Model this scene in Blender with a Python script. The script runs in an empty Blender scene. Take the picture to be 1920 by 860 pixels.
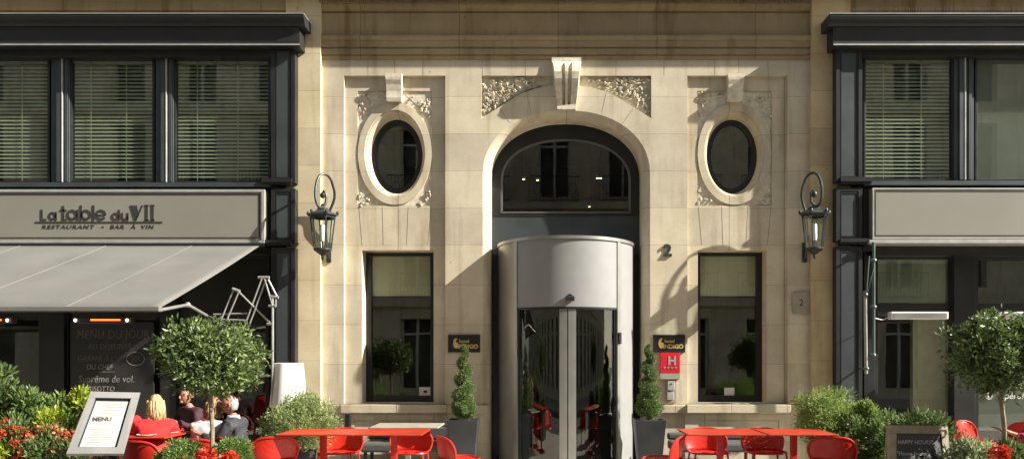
import bpy, bmesh, math, random
from mathutils import Vector, Matrix, Euler
from mathutils.geometry import tessellate_polygon
random.seed(7)
SC = bpy.context.scene
COL = SC.collection
R = math.radians
DIST, CAMZ, F, PX, PY = 11.0, 1.6, 1430.0, 1020.0, 667.0

# ------------------------------------------------------------------ camera, sky, sun, exposure
cam = bpy.data.objects.new('camera', bpy.data.cameras.new('camera')); COL.objects.link(cam)
cam.location = (0, -DIST, CAMZ); cam.rotation_euler = (R(90), 0, 0)
cam.data.sensor_width = 36; cam.data.lens = 36*F/1920
cam.data.shift_x = (960-PX)/1920; cam.data.shift_y = (PY-430)/1920
cam.data.clip_end = 500; cam.data.clip_start = .1
SC.camera = cam
w = bpy.data.worlds.new('World'); SC.world = w; w.use_nodes = True
SUNV = Vector((4.0, -1.0, 2.75)).normalized()
sky = w.node_tree.nodes.new('ShaderNodeTexSky'); sky.sky_type = 'NISHITA'; sky.sun_disc = False
sky.sun_elevation = math.asin(SUNV.z); sky.sun_rotation = math.atan2(SUNV.x, SUNV.y)
bg = w.node_tree.nodes['Background']; bg.inputs[1].default_value = .06
hs_ = w.node_tree.nodes.new('ShaderNodeHueSaturation'); hs_.inputs['Saturation'].default_value = .55
w.node_tree.links.new(sky.outputs[0], hs_.inputs['Color']); w.node_tree.links.new(hs_.outputs[0], bg.inputs[0])
sun = bpy.data.objects.new('sun', bpy.data.lights.new('sun', 'SUN')); COL.objects.link(sun)
sun.data.energy = 5.0; sun.data.angle = R(.55); sun.data.color = (1, .955, .87)
sun.rotation_euler = SUNV.to_track_quat('Z', 'Y').to_euler()
SC.view_settings.view_transform = 'Standard'; SC.view_settings.look = 'None'
SC.view_settings.exposure = 1.45; SC.view_settings.gamma = 1
try: SC.cycles.max_bounces = 8; SC.cycles.transparent_max_bounces = 24
except Exception: pass

# ------------------------------------------------------------------ helpers
def X(px, Y=0.0): return (px-PX)*(DIST+Y)/F
def Z(py, Y=0.0): return CAMZ+(PY-py)*(DIST+Y)/F

class MB:
    def __init__(s): s.v = []; s.f = []; s.m = []; s.mi = 0
    def add(s, vs, fs):
        b = len(s.v); s.v += [tuple(v) for v in vs]
        for f in fs: s.f.append([b+i for i in f]); s.m.append(s.mi)
    def box(s, x0, x1, y0, y1, z0, z1):
        if x0 > x1: x0, x1 = x1, x0
        if y0 > y1: y0, y1 = y1, y0
        if z0 > z1: z0, z1 = z1, z0
        s.add([(x0,y0,z0),(x1,y0,z0),(x1,y1,z0),(x0,y1,z0),(x0,y0,z1),(x1,y0,z1),(x1,y1,z1),(x0,y1,z1)],
              [(3,2,1,0),(4,5,6,7),(0,1,5,4),(1,2,6,5),(2,3,7,6),(3,0,4,7)]); return s
    def pbox(s, px0, px1, py0, py1, Yf, Yb):            # front face seen at photo position px,py, standing at depth Yf
        return s.box(X(px0,Yf), X(px1,Yf), Yf, Yb, Z(py1,Yf), Z(py0,Yf))
    def obox(s, c, size, M):                             # oriented box
        hx, hy, hz = [a/2 for a in size]; c = Vector(c)
        vs = [c+M@Vector((x,y,z)) for z in (-hz,hz) for y in (-hy,hy) for x in (-hx,hx)]
        s.add(vs, [(0,2,3,1),(4,5,7,6),(0,1,5,4),(1,3,7,5),(3,2,6,7),(2,0,4,6)]); return s
    def tube(s, pts, r, n=8, cap=True, closed=False):
        pts = [Vector(p) for p in pts]; L = len(pts)
        rs = r if isinstance(r, (list, tuple)) else [r]*L
        rings = []; up = None
        for i, p in enumerate(pts):
            a = pts[i-1] if (i > 0 or closed) else p; b = pts[(i+1) % L] if (i < L-1 or closed) else p
            t = (b-a).normalized()
            if up is None:
                up = Vector((0,0,1)) if abs(t.z) < .9 else Vector((0,1,0))
            u = t.cross(up).normalized(); up = u.cross(t).normalized()
            rings.append([p+(u*math.cos(2*math.pi*k/n)+up*math.sin(2*math.pi*k/n))*rs[i] for k in range(n)])
        vs = [v for ri in rings for v in ri]; fs = []
        for i in range(L if closed else L-1):
            j = (i+1) % L
            for k in range(n):
                q = (k+1) % n; fs.append((i*n+k, i*n+q, j*n+q, j*n+k))
        if cap and not closed: fs += [tuple(range(n-1,-1,-1)), tuple((L-1)*n+k for k in range(n))]
        s.add(vs, fs); return s
    def lathe(s, c, prof, n=20, a0=0, a1=2*math.pi):
        full = abs(a1-a0-2*math.pi) < 1e-6; m = n if full else n+1
        vs = []; fs = []
        for (r, z) in prof:
            for k in range(m):
                a = a0+(a1-a0)*k/n; vs.append((c[0]+r*math.cos(a), c[1]+r*math.sin(a), c[2]+z))
        for i in range(len(prof)-1):
            for k in range(n):
                q = (k+1) % m; fs.append((i*m+k, i*m+q, (i+1)*m+q, (i+1)*m+k))
        s.add(vs, fs); return s
    def ell(s, c, r, n=8, h=6, M=None):
        vs = []; fs = []; c = Vector(c)
        for i in range(h+1):
            t = math.pi*i/h
            for k in range(n):
                a = 2*math.pi*k/n
                p = Vector((r[0]*math.sin(t)*math.cos(a), r[1]*math.sin(t)*math.sin(a), r[2]*math.cos(t)))
                if M: p = M@p
                vs.append(c+p)
        for i in range(h):
            for k in range(n):
                q = (k+1) % n; fs.append((i*n+k, (i+1)*n+k, (i+1)*n+q, i*n+q))
        s.add(vs, fs); return s
    def slab(s, outer, holes, yf, yb, back=False):       # polygons of (x,z), front at yf
        loops = [outer]+list(holes)
        tri = tessellate_polygon([[Vector((x, z, 0)) for x, z in l] for l in loops])
        flat = [(x, z) for l in loops for x, z in l]; n = len(flat)
        vs = [(x, yf, z) for x, z in flat]+[(x, yb, z) for x, z in flat]
        fs = []
        for t in tri:
            a, b, c = [flat[i] for i in t]
            cr = (b[0]-a[0])*(c[1]-a[1])-(b[1]-a[1])*(c[0]-a[0])
            if abs(cr) < 1e-12: continue
            f = tuple(t) if cr > 0 else tuple(reversed(t))
            fs.append(f)
            if back: fs.append(tuple(i+n for i in reversed(f)))
        o = 0
        for li, l in enumerate(loops):
            ar = sum(l[i][0]*l[(i+1) % len(l)][1]-l[(i+1) % len(l)][0]*l[i][1] for i in range(len(l)))
            for i in range(len(l)):
                j = (i+1) % len(l); f = (o+i, o+i+n, o+j+n, o+j)
                if (ar < 0) != (li > 0): f = tuple(reversed(f))
                fs.append(f)
            o += len(l)
        s.add(vs, fs); return s
    def xprof(s, prof, x0, x1):                          # closed (y,z) profile extruded along x
        n = len(prof); vs = [(x0, y, z) for y, z in prof]+[(x1, y, z) for y, z in prof]
        fs = [(i, (i+1) % n, (i+1) % n+n, i+n) for i in range(n)]
        tri = tessellate_polygon([[Vector((y, z, 0)) for y, z in prof]])
        for t in tri: fs += [tuple(t), tuple(i+n for i in reversed(t))]
        s.add(vs, fs); return s
    def loft(s, rings, closed=True):
        n = len(rings[0]); vs = [v for r_ in rings for v in r_]; fs = []
        for i in range(len(rings)-1):
            for k in range(n if closed else n-1):
                q = (k+1) % n; fs.append((i*n+k, i*n+q, (i+1)*n+q, (i+1)*n+k))
        s.add(vs, fs); return s
    def build(s, name, mats, parent=None, smooth=False, bevel=0, fixn=True):
        me = bpy.data.meshes.new(name)
        org = Vector((0,0,0))
        me.from_pydata([Vector(v)-org for v in s.v], [], s.f)
        if not isinstance(mats, (list, tuple)): mats = [mats]
        for m in mats: me.materials.append(m)
        me.polygons.foreach_set('material_index', s.m)
        if fixn and len(s.f) < 60000:
            bm = bmesh.new(); bm.from_mesh(me); bmesh.ops.recalc_face_normals(bm, faces=bm.faces); bm.to_mesh(me); bm.free()
        if smooth: me.shade_smooth()
        o = bpy.data.objects.new(name, me); COL.objects.link(o)
        if smooth and smooth != 'all':
            try: me.set_sharp_from_angle(angle=R(38))
            except Exception: pass
        if bevel:
            b = o.modifiers.new('bevel', 'BEVEL'); b.width = bevel; b.segments = 2; b.limit_method = 'ANGLE'; b.angle_limit = R(40)
        if parent is not None: o.parent = parent; o.matrix_parent_inverse = world(parent).inverted()
        return o

def world(o):
    m = Matrix.LocRotScale(o.location, o.rotation_euler, o.scale)
    return (world(o.parent)@o.matrix_parent_inverse@m) if o.parent else m
def tag(o, label=None, cat=None, group=None, kind=None):
    if label: o['label'] = label
    if cat: o['category'] = cat
    if group: o['group'] = group
    if kind: o['kind'] = kind
    return o
def thing(name, label, cat, loc=(0,0,0), rz=0, group=None):
    o = bpy.data.objects.new(name, None); COL.objects.link(o)
    o.empty_display_size = .2; o.location = loc; o.rotation_euler = (0,0,rz)
    return tag(o, label, cat, group)
def kids(o): return [c for c in bpy.data.objects if c.parent == o]
def copy_tree(o, parent=None):
    c = o.copy(); COL.objects.link(c)
    if parent is not None: c.parent = parent
    for ch in kids(o): copy_tree(ch, c)
    return c
def dup(root, loc, rz, label, group=None):
    r = copy_tree(root); r.location = loc; r.rotation_euler = (0,0,rz); r['label'] = label
    if group: r['group'] = group
    return r
def spline(pts, n=8):
    pts = [Vector(p) for p in pts]; out = []
    for i in range(len(pts)-1):
        p0 = pts[max(i-1,0)]; p1 = pts[i]; p2 = pts[i+1]; p3 = pts[min(i+2, len(pts)-1)]
        for k in range(n):
            t = k/n
            out.append(.5*((2*p1)+(p2-p0)*t+(2*p0-5*p1+4*p2-p3)*t*t+(3*p1-p0-3*p2+p3)*t**3))
    out.append(pts[-1]); return out

# ------------------------------------------------------------------ materials
def newmat(name):
    m = bpy.data.materials.new(name); m.use_nodes = True
    return m, m.node_tree.nodes, m.node_tree.links, m.node_tree.nodes['Principled BSDF']
def mat(name, col, rough=.5, metal=0, noise=.12, nscale=6, bump=0, bscale=60, spec=.5, coat=0, dirt=None, trans=0):
    m, N, L, b = newmat(name)
    b.inputs['Roughness'].default_value = rough; b.inputs['Metallic'].default_value = metal
    b.inputs['Specular IOR Level'].default_value = spec; b.inputs['Coat Weight'].default_value = coat
    tc = N.new('ShaderNodeTexCoord')
    nz = N.new('ShaderNodeTexNoise'); nz.inputs['Scale'].default_value = nscale; nz.inputs['Detail'].default_value = 6
    L.new(tc.outputs['Object'], nz.inputs['Vector'])
    mp = N.new('ShaderNodeMapRange'); mp.inputs[1].default_value = .3; mp.inputs[2].default_value = .7
    mp.inputs[3].default_value = 1-noise; mp.inputs[4].default_value = 1+noise
    L.new(nz.outputs[0], mp.inputs[0])
    mx = N.new('ShaderNodeVectorMath'); mx.operation = 'SCALE'; mx.inputs[0].default_value = col[:3]
    L.new(mp.outputs[0], mx.inputs['Scale']); L.new(mx.outputs[0], b.inputs['Base Color'])
    r2 = N.new('ShaderNodeMapRange'); r2.inputs[3].default_value = max(rough-.08,0); r2.inputs[4].default_value = min(rough+.1,1)
    L.new(nz.outputs[0], r2.inputs[0]); L.new(r2.outputs[0], b.inputs['Roughness'])
    if bump:
        n2 = N.new('ShaderNodeTexNoise'); n2.inputs['Scale'].default_value = bscale; n2.inputs['Detail'].default_value = 5
        L.new(tc.outputs['Object'], n2.inputs['Vector'])
        bp = N.new('ShaderNodeBump'); bp.inputs['Strength'].default_value = bump; bp.inputs['Distance'].default_value = .01
        L.new(n2.outputs[0], bp.inputs['Height']); L.new(bp.outputs[0], b.inputs['Normal'])
    return m
def emis(name, col, s):
    m, N, L, b = newmat(name); b.inputs['Base Color'].default_value = (*col, 1)
    b.inputs['Emission Color'].default_value = (*col, 1); b.inputs['Emission Strength'].default_value = s
    return m
def stone(name, col, bw=2.48, xoff=0.0, offset=0.0, zref=Z(459), h1=.5338, h2=.573, stain=1.0):
    m, N, L, b = newmat(name); b.inputs['Roughness'].default_value = .85; b.inputs['Specular IOR Level'].default_value = .25
    tc = N.new('ShaderNodeTexCoord'); sp = N.new('ShaderNodeSeparateXYZ'); L.new(tc.outputs['Object'], sp.inputs[0])
    def M(op, a, bb=None, c=None):
        n = N.new('ShaderNodeMath'); n.operation = op
        for i, v in enumerate((a, bb, c)):
            if v is None: continue
            if isinstance(v, (int, float)): n.inputs[i].default_value = v
            else: L.new(v, n.inputs[i])
        return n.outputs[0]
    zz = M('SUBTRACT', sp.outputs[2], zref)
    up = M('DIVIDE', M('MAXIMUM', zz, 0.0), h1); dn = M('DIVIDE', M('MINIMUM', zz, 0.0), h2)
    row = M('ADD', M('ADD', up, dn), 40.0)
    xx = M('ADD', sp.outputs[0], 40*bw-xoff)
    cb = N.new('ShaderNodeCombineXYZ'); L.new(xx, cb.inputs[0]); L.new(row, cb.inputs[1])
    br = N.new('ShaderNodeTexBrick'); br.offset = offset; br.squash = 1
    br.inputs['Scale'].default_value = 1; br.inputs['Brick Width'].default_value = bw; br.inputs['Row Height'].default_value = 1
    br.inputs['Mortar Size'].default_value = .006; br.inputs['Mortar Smooth'].default_value = .5
    br.inputs['Color1'].default_value = (.89,.885,.90,1); br.inputs['Color2'].default_value = (1.07,1.06,1.02,1)
    br.inputs['Mortar'].default_value = (.50,.43,.34,1); br.inputs['Bias'].default_value = 0
    L.new(cb.outputs[0], br.inputs['Vector'])
    n1 = N.new('ShaderNodeTexNoise'); n1.inputs['Scale'].default_value = 1.6; n1.inputs['Detail'].default_value = 8; n1.inputs['Roughness'].default_value = .62
    L.new(tc.outputs['Object'], n1.inputs['Vector'])
    r1 = N.new('ShaderNodeValToRGB'); e = r1.color_ramp.elements
    e[0].position = .3; e[0].color = (.80,.76,.70,1); e[1].position = .68; e[1].color = (1.08,1.07,1.05,1)
    L.new(n1.outputs[0], r1.inputs[0])
    mpv = N.new('ShaderNodeMapping'); mpv.inputs['Scale'].default_value = (5, 5, .5); L.new(tc.outputs['Object'], mpv.inputs[0])
    n2 = N.new('ShaderNodeTexNoise'); n2.inputs['Scale'].default_value = 1.1; n2.inputs['Detail'].default_value = 7; L.new(mpv.outputs[0], n2.inputs['Vector'])
    r2 = N.new('ShaderNodeValToRGB'); e = r2.color_ramp.elements
    e[0].position = .28; e[0].color = (1-.3*stain,1-.34*stain,1-.4*stain,1); e[1].position = .48; e[1].color = (1,1,1,1)
    L.new(n2.outputs[0], r2.inputs[0])
    n3 = N.new('ShaderNodeTexNoise'); n3.inputs['Scale'].default_value = 55; n3.inputs['Detail'].default_value = 5; L.new(tc.outputs['Object'], n3.inputs['Vector'])
    r3 = N.new('ShaderNodeMapRange'); r3.inputs[1].default_value = .3; r3.inputs[2].default_value = .7; r3.inputs[3].default_value = .93; r3.inputs[4].default_value = 1.06
    L.new(n3.outputs[0], r3.inputs[0])
    vo = N.new('ShaderNodeTexVoronoi'); vo.inputs['Scale'].default_value = 2.6; L.new(tc.outputs['Object'], vo.inputs['Vector'])
    rv = N.new('ShaderNodeValToRGB'); e = rv.color_ramp.elements; e[0].position = .02; e[0].color = (.70,.63,.54,1); e[1].position = .06; e[1].color = (1,1,1,1)
    L.new(vo.outputs['Distance'], rv.inputs[0])
    def mul(a, c):
        n = N.new('ShaderNodeVectorMath'); n.operation = 'MULTIPLY'
        for i, v in enumerate((a, c)):
            if isinstance(v, tuple): n.inputs[i].default_value = v
            else: L.new(v, n.inputs[i])
        return n.outputs[0]
    c = mul(mul(mul(mul(mul(col, br.outputs[0]), r1.outputs[0]), r2.outputs[0]), r3.outputs[0]), rv.outputs[0])
    L.new(c, b.inputs['Base Color'])
    hs = M('ADD', M('MULTIPLY', n3.outputs[0], .35), M('ADD', M('MULTIPLY', n1.outputs[0], 1.2), M('MULTIPLY', br.outputs['Fac'], -.9)))
    bp = N.new('ShaderNodeBump'); bp.inputs['Strength'].default_value = .35; bp.inputs['Distance'].default_value = .004
    L.new(hs, bp.inputs['Height']); L.new(bp.outputs[0], b.inputs['Normal'])
    return m
def glass(name, tint=(.82,.86,.82), ior=1.55, rough=0.0, refl=1.0):
    m, N, L, b = newmat(name); N.remove(b); out = N['Material Output']
    tr = N.new('ShaderNodeBsdfTransparent'); tr.inputs[0].default_value = (*tint, 1)
    gl = N.new('ShaderNodeBsdfGlossy'); gl.inputs['Roughness'].default_value = rough; gl.inputs[0].default_value = (refl, refl, refl*.97, 1)
    f0 = ((ior-1)/(ior+1))**2
    lw = N.new('ShaderNodeLayerWeight'); lw.inputs[0].default_value = .5
    pw = N.new('ShaderNodeMath'); pw.operation = 'POWER'; L.new(lw.outputs['Facing'], pw.inputs[0]); pw.inputs[1].default_value = 5
    fr = N.new('ShaderNodeMath'); fr.operation = 'MULTIPLY_ADD'; L.new(pw.outputs[0], fr.inputs[0]); fr.inputs[1].default_value = 1-f0; fr.inputs[2].default_value = f0
    tc = N.new('ShaderNodeTexCoord'); nz = N.new('ShaderNodeTexNoise'); nz.inputs['Scale'].default_value = .9; L.new(tc.outputs['Object'], nz.inputs['Vector'])
    bp = N.new('ShaderNodeBump'); bp.inputs['Strength'].default_value = .05; bp.inputs['Distance'].default_value = .02; L.new(nz.outputs[0], bp.inputs['Height'])
    L.new(bp.outputs[0], gl.inputs['Normal'])
    mx = N.new('ShaderNodeMixShader'); L.new(fr.outputs[0], mx.inputs[0]); L.new(tr.outputs[0], mx.inputs[1]); L.new(gl.outputs[0], mx.inputs[2])
    L.new(mx.outputs[0], out.inputs[0]); return m
def leafmat(name, c1, c2, rough=.45, trans=.35):
    m, N, L, b = newmat(name); out = N['Material Output']
    g = N.new('ShaderNodeNewGeometry'); r = N.new('ShaderNodeValToRGB'); e = r.color_ramp.elements
    e[0].color = (*c1, 1); e[1].color = (*c2, 1); L.new(g.outputs['Random Per Island'], r.inputs[0])
    L.new(r.outputs[0], b.inputs['Base Color']); b.inputs['Roughness'].default_value = rough
    tl = N.new('ShaderNodeBsdfTranslucent'); L.new(r.outputs[0], tl.inputs[0])
    mx = N.new('ShaderNodeMixShader'); mx.inputs[0].default_value = trans
    L.new(b.outputs[0], mx.inputs[1]); L.new(tl.outputs[0], mx.inputs[2]); L.new(mx.outputs[0], out.inputs[0]); return m
def perforated(name, col):
    m, N, L, b = newmat(name); out = N['Material Output']
    b.inputs['Base Color'].default_value = (*col, 1); b.inputs['Roughness'].default_value = .35
    tc = N.new('ShaderNodeTexCoord'); vo = N.new('ShaderNodeTexVoronoi'); vo.inputs['Scale'].default_value = 75; vo.inputs['Randomness'].default_value = 0
    L.new(tc.outputs['Object'], vo.inputs['Vector'])
    c = N.new('ShaderNodeMath'); c.operation = 'LESS_THAN'; c.inputs[1].default_value = .24; L.new(vo.outputs['Distance'], c.inputs[0])
    tr = N.new('ShaderNodeBsdfTransparent'); mx = N.new('ShaderNodeMixShader')
    L.new(c.outputs[0], mx.inputs[0]); L.new(b.outputs[0], mx.inputs[1]); L.new(tr.outputs[0], mx.inputs[2]); L.new(mx.outputs[0], out.inputs[0]); return m

ST_MAIN = stone('limestone', (.57,.52,.405), 2.48, X(740))
ST_PANEL = stone('limestone_panel', (.57,.515,.395), .80, X(745), 0)
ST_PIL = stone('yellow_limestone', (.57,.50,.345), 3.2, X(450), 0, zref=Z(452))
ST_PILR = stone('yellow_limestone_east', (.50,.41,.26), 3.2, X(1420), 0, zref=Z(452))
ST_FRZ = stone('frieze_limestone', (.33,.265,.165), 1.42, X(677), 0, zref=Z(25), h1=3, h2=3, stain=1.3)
ST_ORN = mat('carved_limestone', (.60,.545,.42), .85, noise=.2, nscale=14, bump=.3, bscale=90)
ST_LOW = stone('plinth_limestone', (.54,.49,.39), 1.3, X(645), .5, zref=0, h1=.38, h2=.38)
ST_OPP = stone('opposite_limestone', (.78,.73,.58), 1.4, 0, .5, zref=0, h1=.5, h2=.5)
MORTAR = mat('mortar', (.20,.165,.12), .9)
DARK = mat('anthracite_paint', (.019,.0195,.019), .42, noise=.22, nscale=2.5, spec=.35, bump=.05, bscale=20)
DARKP = mat('anthracite_panel', (.042,.051,.053), .45, noise=.15, nscale=3, spec=.4)
BLACK = mat('black_frame', (.014,.015,.016), .35, noise=.15)
EDGE = mat('edge_metal', (.42,.41,.38), .4, .3)
SIGNP = mat('grey_sign_panel', (.225,.215,.175), .55, noise=.06, nscale=1.2)
LETTER = mat('dark_lettering', (.035,.032,.028), .5)
CANVAS = mat('awning_canvas', (.135,.13,.118), .9, noise=.09, nscale=1.5, bump=.6, bscale=2.4)
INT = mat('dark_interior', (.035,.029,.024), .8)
INTW = mat('interior_beige', (.42,.37,.27), .8)
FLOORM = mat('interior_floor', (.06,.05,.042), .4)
BLIND = mat('blind_slat', (.34,.36,.29), .5, noise=.05)
ROLLER = mat('roller_blind', (.48,.455,.35), .8, noise=.05)
ROLLERG = mat('grey_roller_blind', (.17,.175,.165), .8, noise=.05)
GL = glass('window_glass', (.92,.95,.90), 1.7)
GLD = glass('door_glass', (.72,.75,.70), 1.7)
GLL = glass('lantern_glass', (.88,.92,.9), 1.5)
STEEL = mat('brushed_steel', (.33,.325,.30), .38, .75, noise=.06, nscale=3)
DRUMW = mat('white_aluminium', (.23,.228,.22), .45, .0, noise=.03, spec=.5)
DRUMS = mat('grey_aluminium', (.28,.27,.25), .35, .6, noise=.05)
PIPE = mat('galvanised_tube', (.34,.34,.32), .4, .5, noise=.1)
PIPEG = mat('green_grey_tube', (.09,.12,.11), .4, .3)
LAMPM = mat('lantern_metal', (.04,.046,.042), .45, .4, noise=.35, nscale=25)
FROST = mat('frosted_bulb', (.75,.73,.68), .4)
RED = mat('red_paint', (.46,.02,.012), .33, noise=.14, nscale=8, spec=.5)
ORED = mat('orange_red_table', (.38,.032,.012), .42, noise=.16, nscale=5, bump=.1, bscale=30)
REDP = perforated('perforated_red', (.50,.022,.012))
POT = mat('dark_planter', (.028,.029,.031), .5, noise=.25, nscale=4, bump=.05)
SOIL = mat('soil', (.035,.022,.014), .95, bump=.5)
BARK = mat('bark', (.20,.155,.10), .85, noise=.3, nscale=20, bump=.4)
WHITE = mat('white_paint', (.70,.69,.65), .5, noise=.02)
PAPER = mat('paper', (.29,.29,.275), .7, noise=.04, nscale=12)
BOARD = mat('chalkboard', (.018,.017,.017), .55, noise=.45, nscale=5)
CHALK = mat('chalk', (.40,.38,.35), .9, noise=.3, nscale=40)
CHALKD = mat('worn_chalk', (.20,.18,.16), .9, noise=.5, nscale=40)
WOODF = mat('grey_wood', (.23,.185,.125), .65, noise=.25, nscale=14)
GOLD = mat('gold_lettering', (.70,.50,.17), .4, .35)
SIGNR = mat('red_sign', (.55,.012,.022), .4)
GREYP = mat('grey_plate', (.33,.295,.235), .5, .1)
WICK = mat('grey_cushion', (.06,.06,.055), .85, noise=.2, nscale=30, bump=.3, bscale=120)
ASPH = mat('asphalt', (.08,.078,.074), .9, noise=.25, nscale=3, bump=.3)
PAVE = mat('pavement_stone', (.42,.39,.33), .85, noise=.15, nscale=4, bump=.15)
KERB = mat('granite_kerb', (.30,.29,.27), .8, noise=.2)
L_BAY = leafmat('bay_leaf', (.035,.065,.015), (.19,.25,.08), .42, .3)
L_BOX = leafmat('box_leaf', (.07,.13,.025), (.20,.29,.07), .45, .35)
L_SPIR = leafmat('topiary_leaf', (.06,.11,.025), (.20,.27,.09), .45, .3)
L_MAPLE = leafmat('feathery_leaf', (.11,.17,.04), (.36,.42,.17), .5, .4)
L_MAPLE2 = leafmat('light_feathery_leaf', (.10,.17,.03), (.30,.38,.10), .5, .45)
L_GREEN = leafmat('green_leaf', (.035,.075,.018), (.15,.20,.06), .45, .35)
L_GREEN2 = leafmat('mid_green_leaf', (.04,.085,.02), (.22,.30,.09), .4, .4)
L_YEL = leafmat('lime_leaf', (.22,.30,.02), (.42,.46,.05), .5, .45)
L_RED = leafmat('red_petal', (.35,.02,.01), (.72,.08,.03), .5, .3)
L_PINK = leafmat('coral_petal', (.5,.12,.06), (.75,.22,.12), .5, .3)
L_VAR = leafmat('variegated_leaf', (.12,.2,.05), (.5,.52,.34), .5, .3)

# ------------------------------------------------------------------ ground
def structure(mb, name, m): return tag(mb.build(name, m), kind='structure')
structure(MB().box(-120,120,-120,60,-.35,-.30), 'ground', ASPH)
structure(MB().box(-60,60,-11.6,-5.65,-.3,-.13), 'road', ASPH)
mb = MB()
for i in range(-20, 20):
    for j in range(7):
        mb.box(i*.9, i*.9+.892, -5.5+j*.78, -5.5+j*.78+.773, -.05, 0)
mb.box(-60,60,-5.5,0.3,-.3,-.006)
structure(mb, 'pavement', PAVE)
structure(MB().box(-60,60,-5.65,-5.502,-.3,.0), 'kerb', KERB)
structure(MB().box(-60,60,-17,-11.75,-.3,-.0), 'opposite_pavement', PAVE)
structure(MB().box(-60,60,-11.748,-11.602,-.3,.0), 'opposite_kerb', KERB)

# ------------------------------------------------------------------ stone building
bld = thing('stone_building', 'cream limestone facade with arched entrance bay between two dark shopfronts', 'building', (X(1062),0,0))
CX = 1062
def arch(hw, rise, y, spring=327, bottom=885, n=28, p=2.15, cx=CX):
    out = [(X(cx-hw), y, Z(bottom))]
    for i in range(n+1):
        a = math.pi*i/n; c = math.cos(a); s_ = math.sin(a)
        out.append((X(cx)-hw/130*math.copysign(abs(c)**(2/p), c), y, Z(spring)+rise/130*abs(s_)**(2/p)))
    out.append((X(cx+hw), y, Z(bottom))); return out
def ellipse(cx, cy, a, b, y, n=48):
    return [(X(cx)+a/130*math.cos(2*math.pi*k/n), y, Z(cy)+b/130*math.sin(2*math.pi*k/n)) for k in range(n)]
def P(l): return [(X(x), Z(y)) for x, y in l]
def rect(x0, x1, y0, y1): return P([(x0,y1),(x1,y1),(x1,y0),(x0,y0)])
archhole = [(p[0], p[2]) for p in arch(157,120,0)]
def mirror(l): return [(2*CX-x, y) for x, y in l][::-1]
spand = [(903,142),(1036,142),(1037,161),(1010,165),(982,174),(960,186),(940,199),(920,211),(903,222)]
spL, spR = spand[::-1], mirror(spand)[::-1]
PD = .058
mb = MB()
outer = rect(600,1520,108,885)
o = [(X(600),Z(885))]+archhole[:]+[(X(1520),Z(885)),(X(1520),Z(108)),(X(600),Z(108))]
mb.slab(o, [rect(645,835,142,757), rect(1289,1477,142,757), P(spL), P(spR)], 0, PD+.05)
mb.mi = 1
def joint(a, b_, y=-.0012, w_=.005):
    a = Vector((X(a[0]),0,Z(a[1]))); b2 = Vector((X(b_[0]),0,Z(b_[1]))); d = (b2-a).normalized(); n_ = Vector((-d.z,0,d.x))*w_/2
    mb.add([(v.x, y, v.z) for v in (a-n_, a+n_, b2+n_, b2-n_)], [(0,1,2,3)])
for a, b_ in [((1128,213),(1137,173)),((1168,231),(1187,204))]:
    joint(a, b_); joint((2*CX-a[0],a[1]), (2*CX-b_[0],b_[1]))
for x in (690,793,905,985,1155,1245,1340,1440): joint((x,113),(x,142))
mb.build('wall', [ST_MAIN, MORTAR], bld)
# backing of spandrels
mb = MB(); mb.pbox(898,1226,136,228,0,0)
mb = MB(); mb.slab(P([(898,228),(898,136),(1226,136),(1226,228)][::-1]) , [[(p[0],p[2]) for p in arch(158,121,0,bottom=228)]] if False else [], .062, .08)
# spandrel backs (two pieces so the arch stays open)
mb = MB(); mb.slab(P([(898,136),(1040,136),(1042,168),(984,180),(944,205),(898,230)][::-1]), [], .062, .09, True)
mb.slab(P(mirror([(898,136),(1040,136),(1042,168),(984,180),(944,205),(898,230)])[::-1]), [], .062, .09, True)
mb.build('spandrel_panel', ST_ORN, bld)
# arch reveal
mb = MB(); mb.loft([arch(157,120,0), arch(153,116,.012), arch(148,112,.05), arch(144,109,.10), arch(143,108,.12), arch(143,108,.42)], False)
mb.build('arch_reveal', ST_MAIN, bld, smooth=True)

def leaf_orn(mb, c, ang, ln, wd, th, tilt=0):
    M = Euler((random.uniform(-.25,.25), 0, 0)).to_matrix() @ Matrix.Rotation(-ang, 3, 'Y')
    n = 7; vs = []; fs = []; c = Vector(c)
    for i in range(n+1):
        t = i/n; wv = wd*math.sin(math.pi*min(t*1.08,1))**.7*(1 if i % 2 else .72); x = ln*(t-.5)
        zt = th*math.sin(math.pi*t)*1.0+.004
        for q, (a, h) in enumerate(((-1,0),(-.5,.7),(0,.35),(.5,.7),(1,0))):
            vs.append(c+M@Vector((x, -(zt*h+.001), a*wv/2)))
    for i in range(n):
        for q in range(4): fs.append((i*5+q, (i+1)*5+q, (i+1)*5+q+1, i*5+q+1))
    mb.add(vs, fs)
def inside(pt, poly):
    x, y = pt; r_ = False
    for i in range(len(poly)):
        x1, y1 = poly[i]; x2, y2 = poly[i-1]
        if (y1 > y) != (y2 > y) and x < (x2-x1)*(y-y1)/(y2-y1)+x1: r_ = not r_
    return r_
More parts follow.
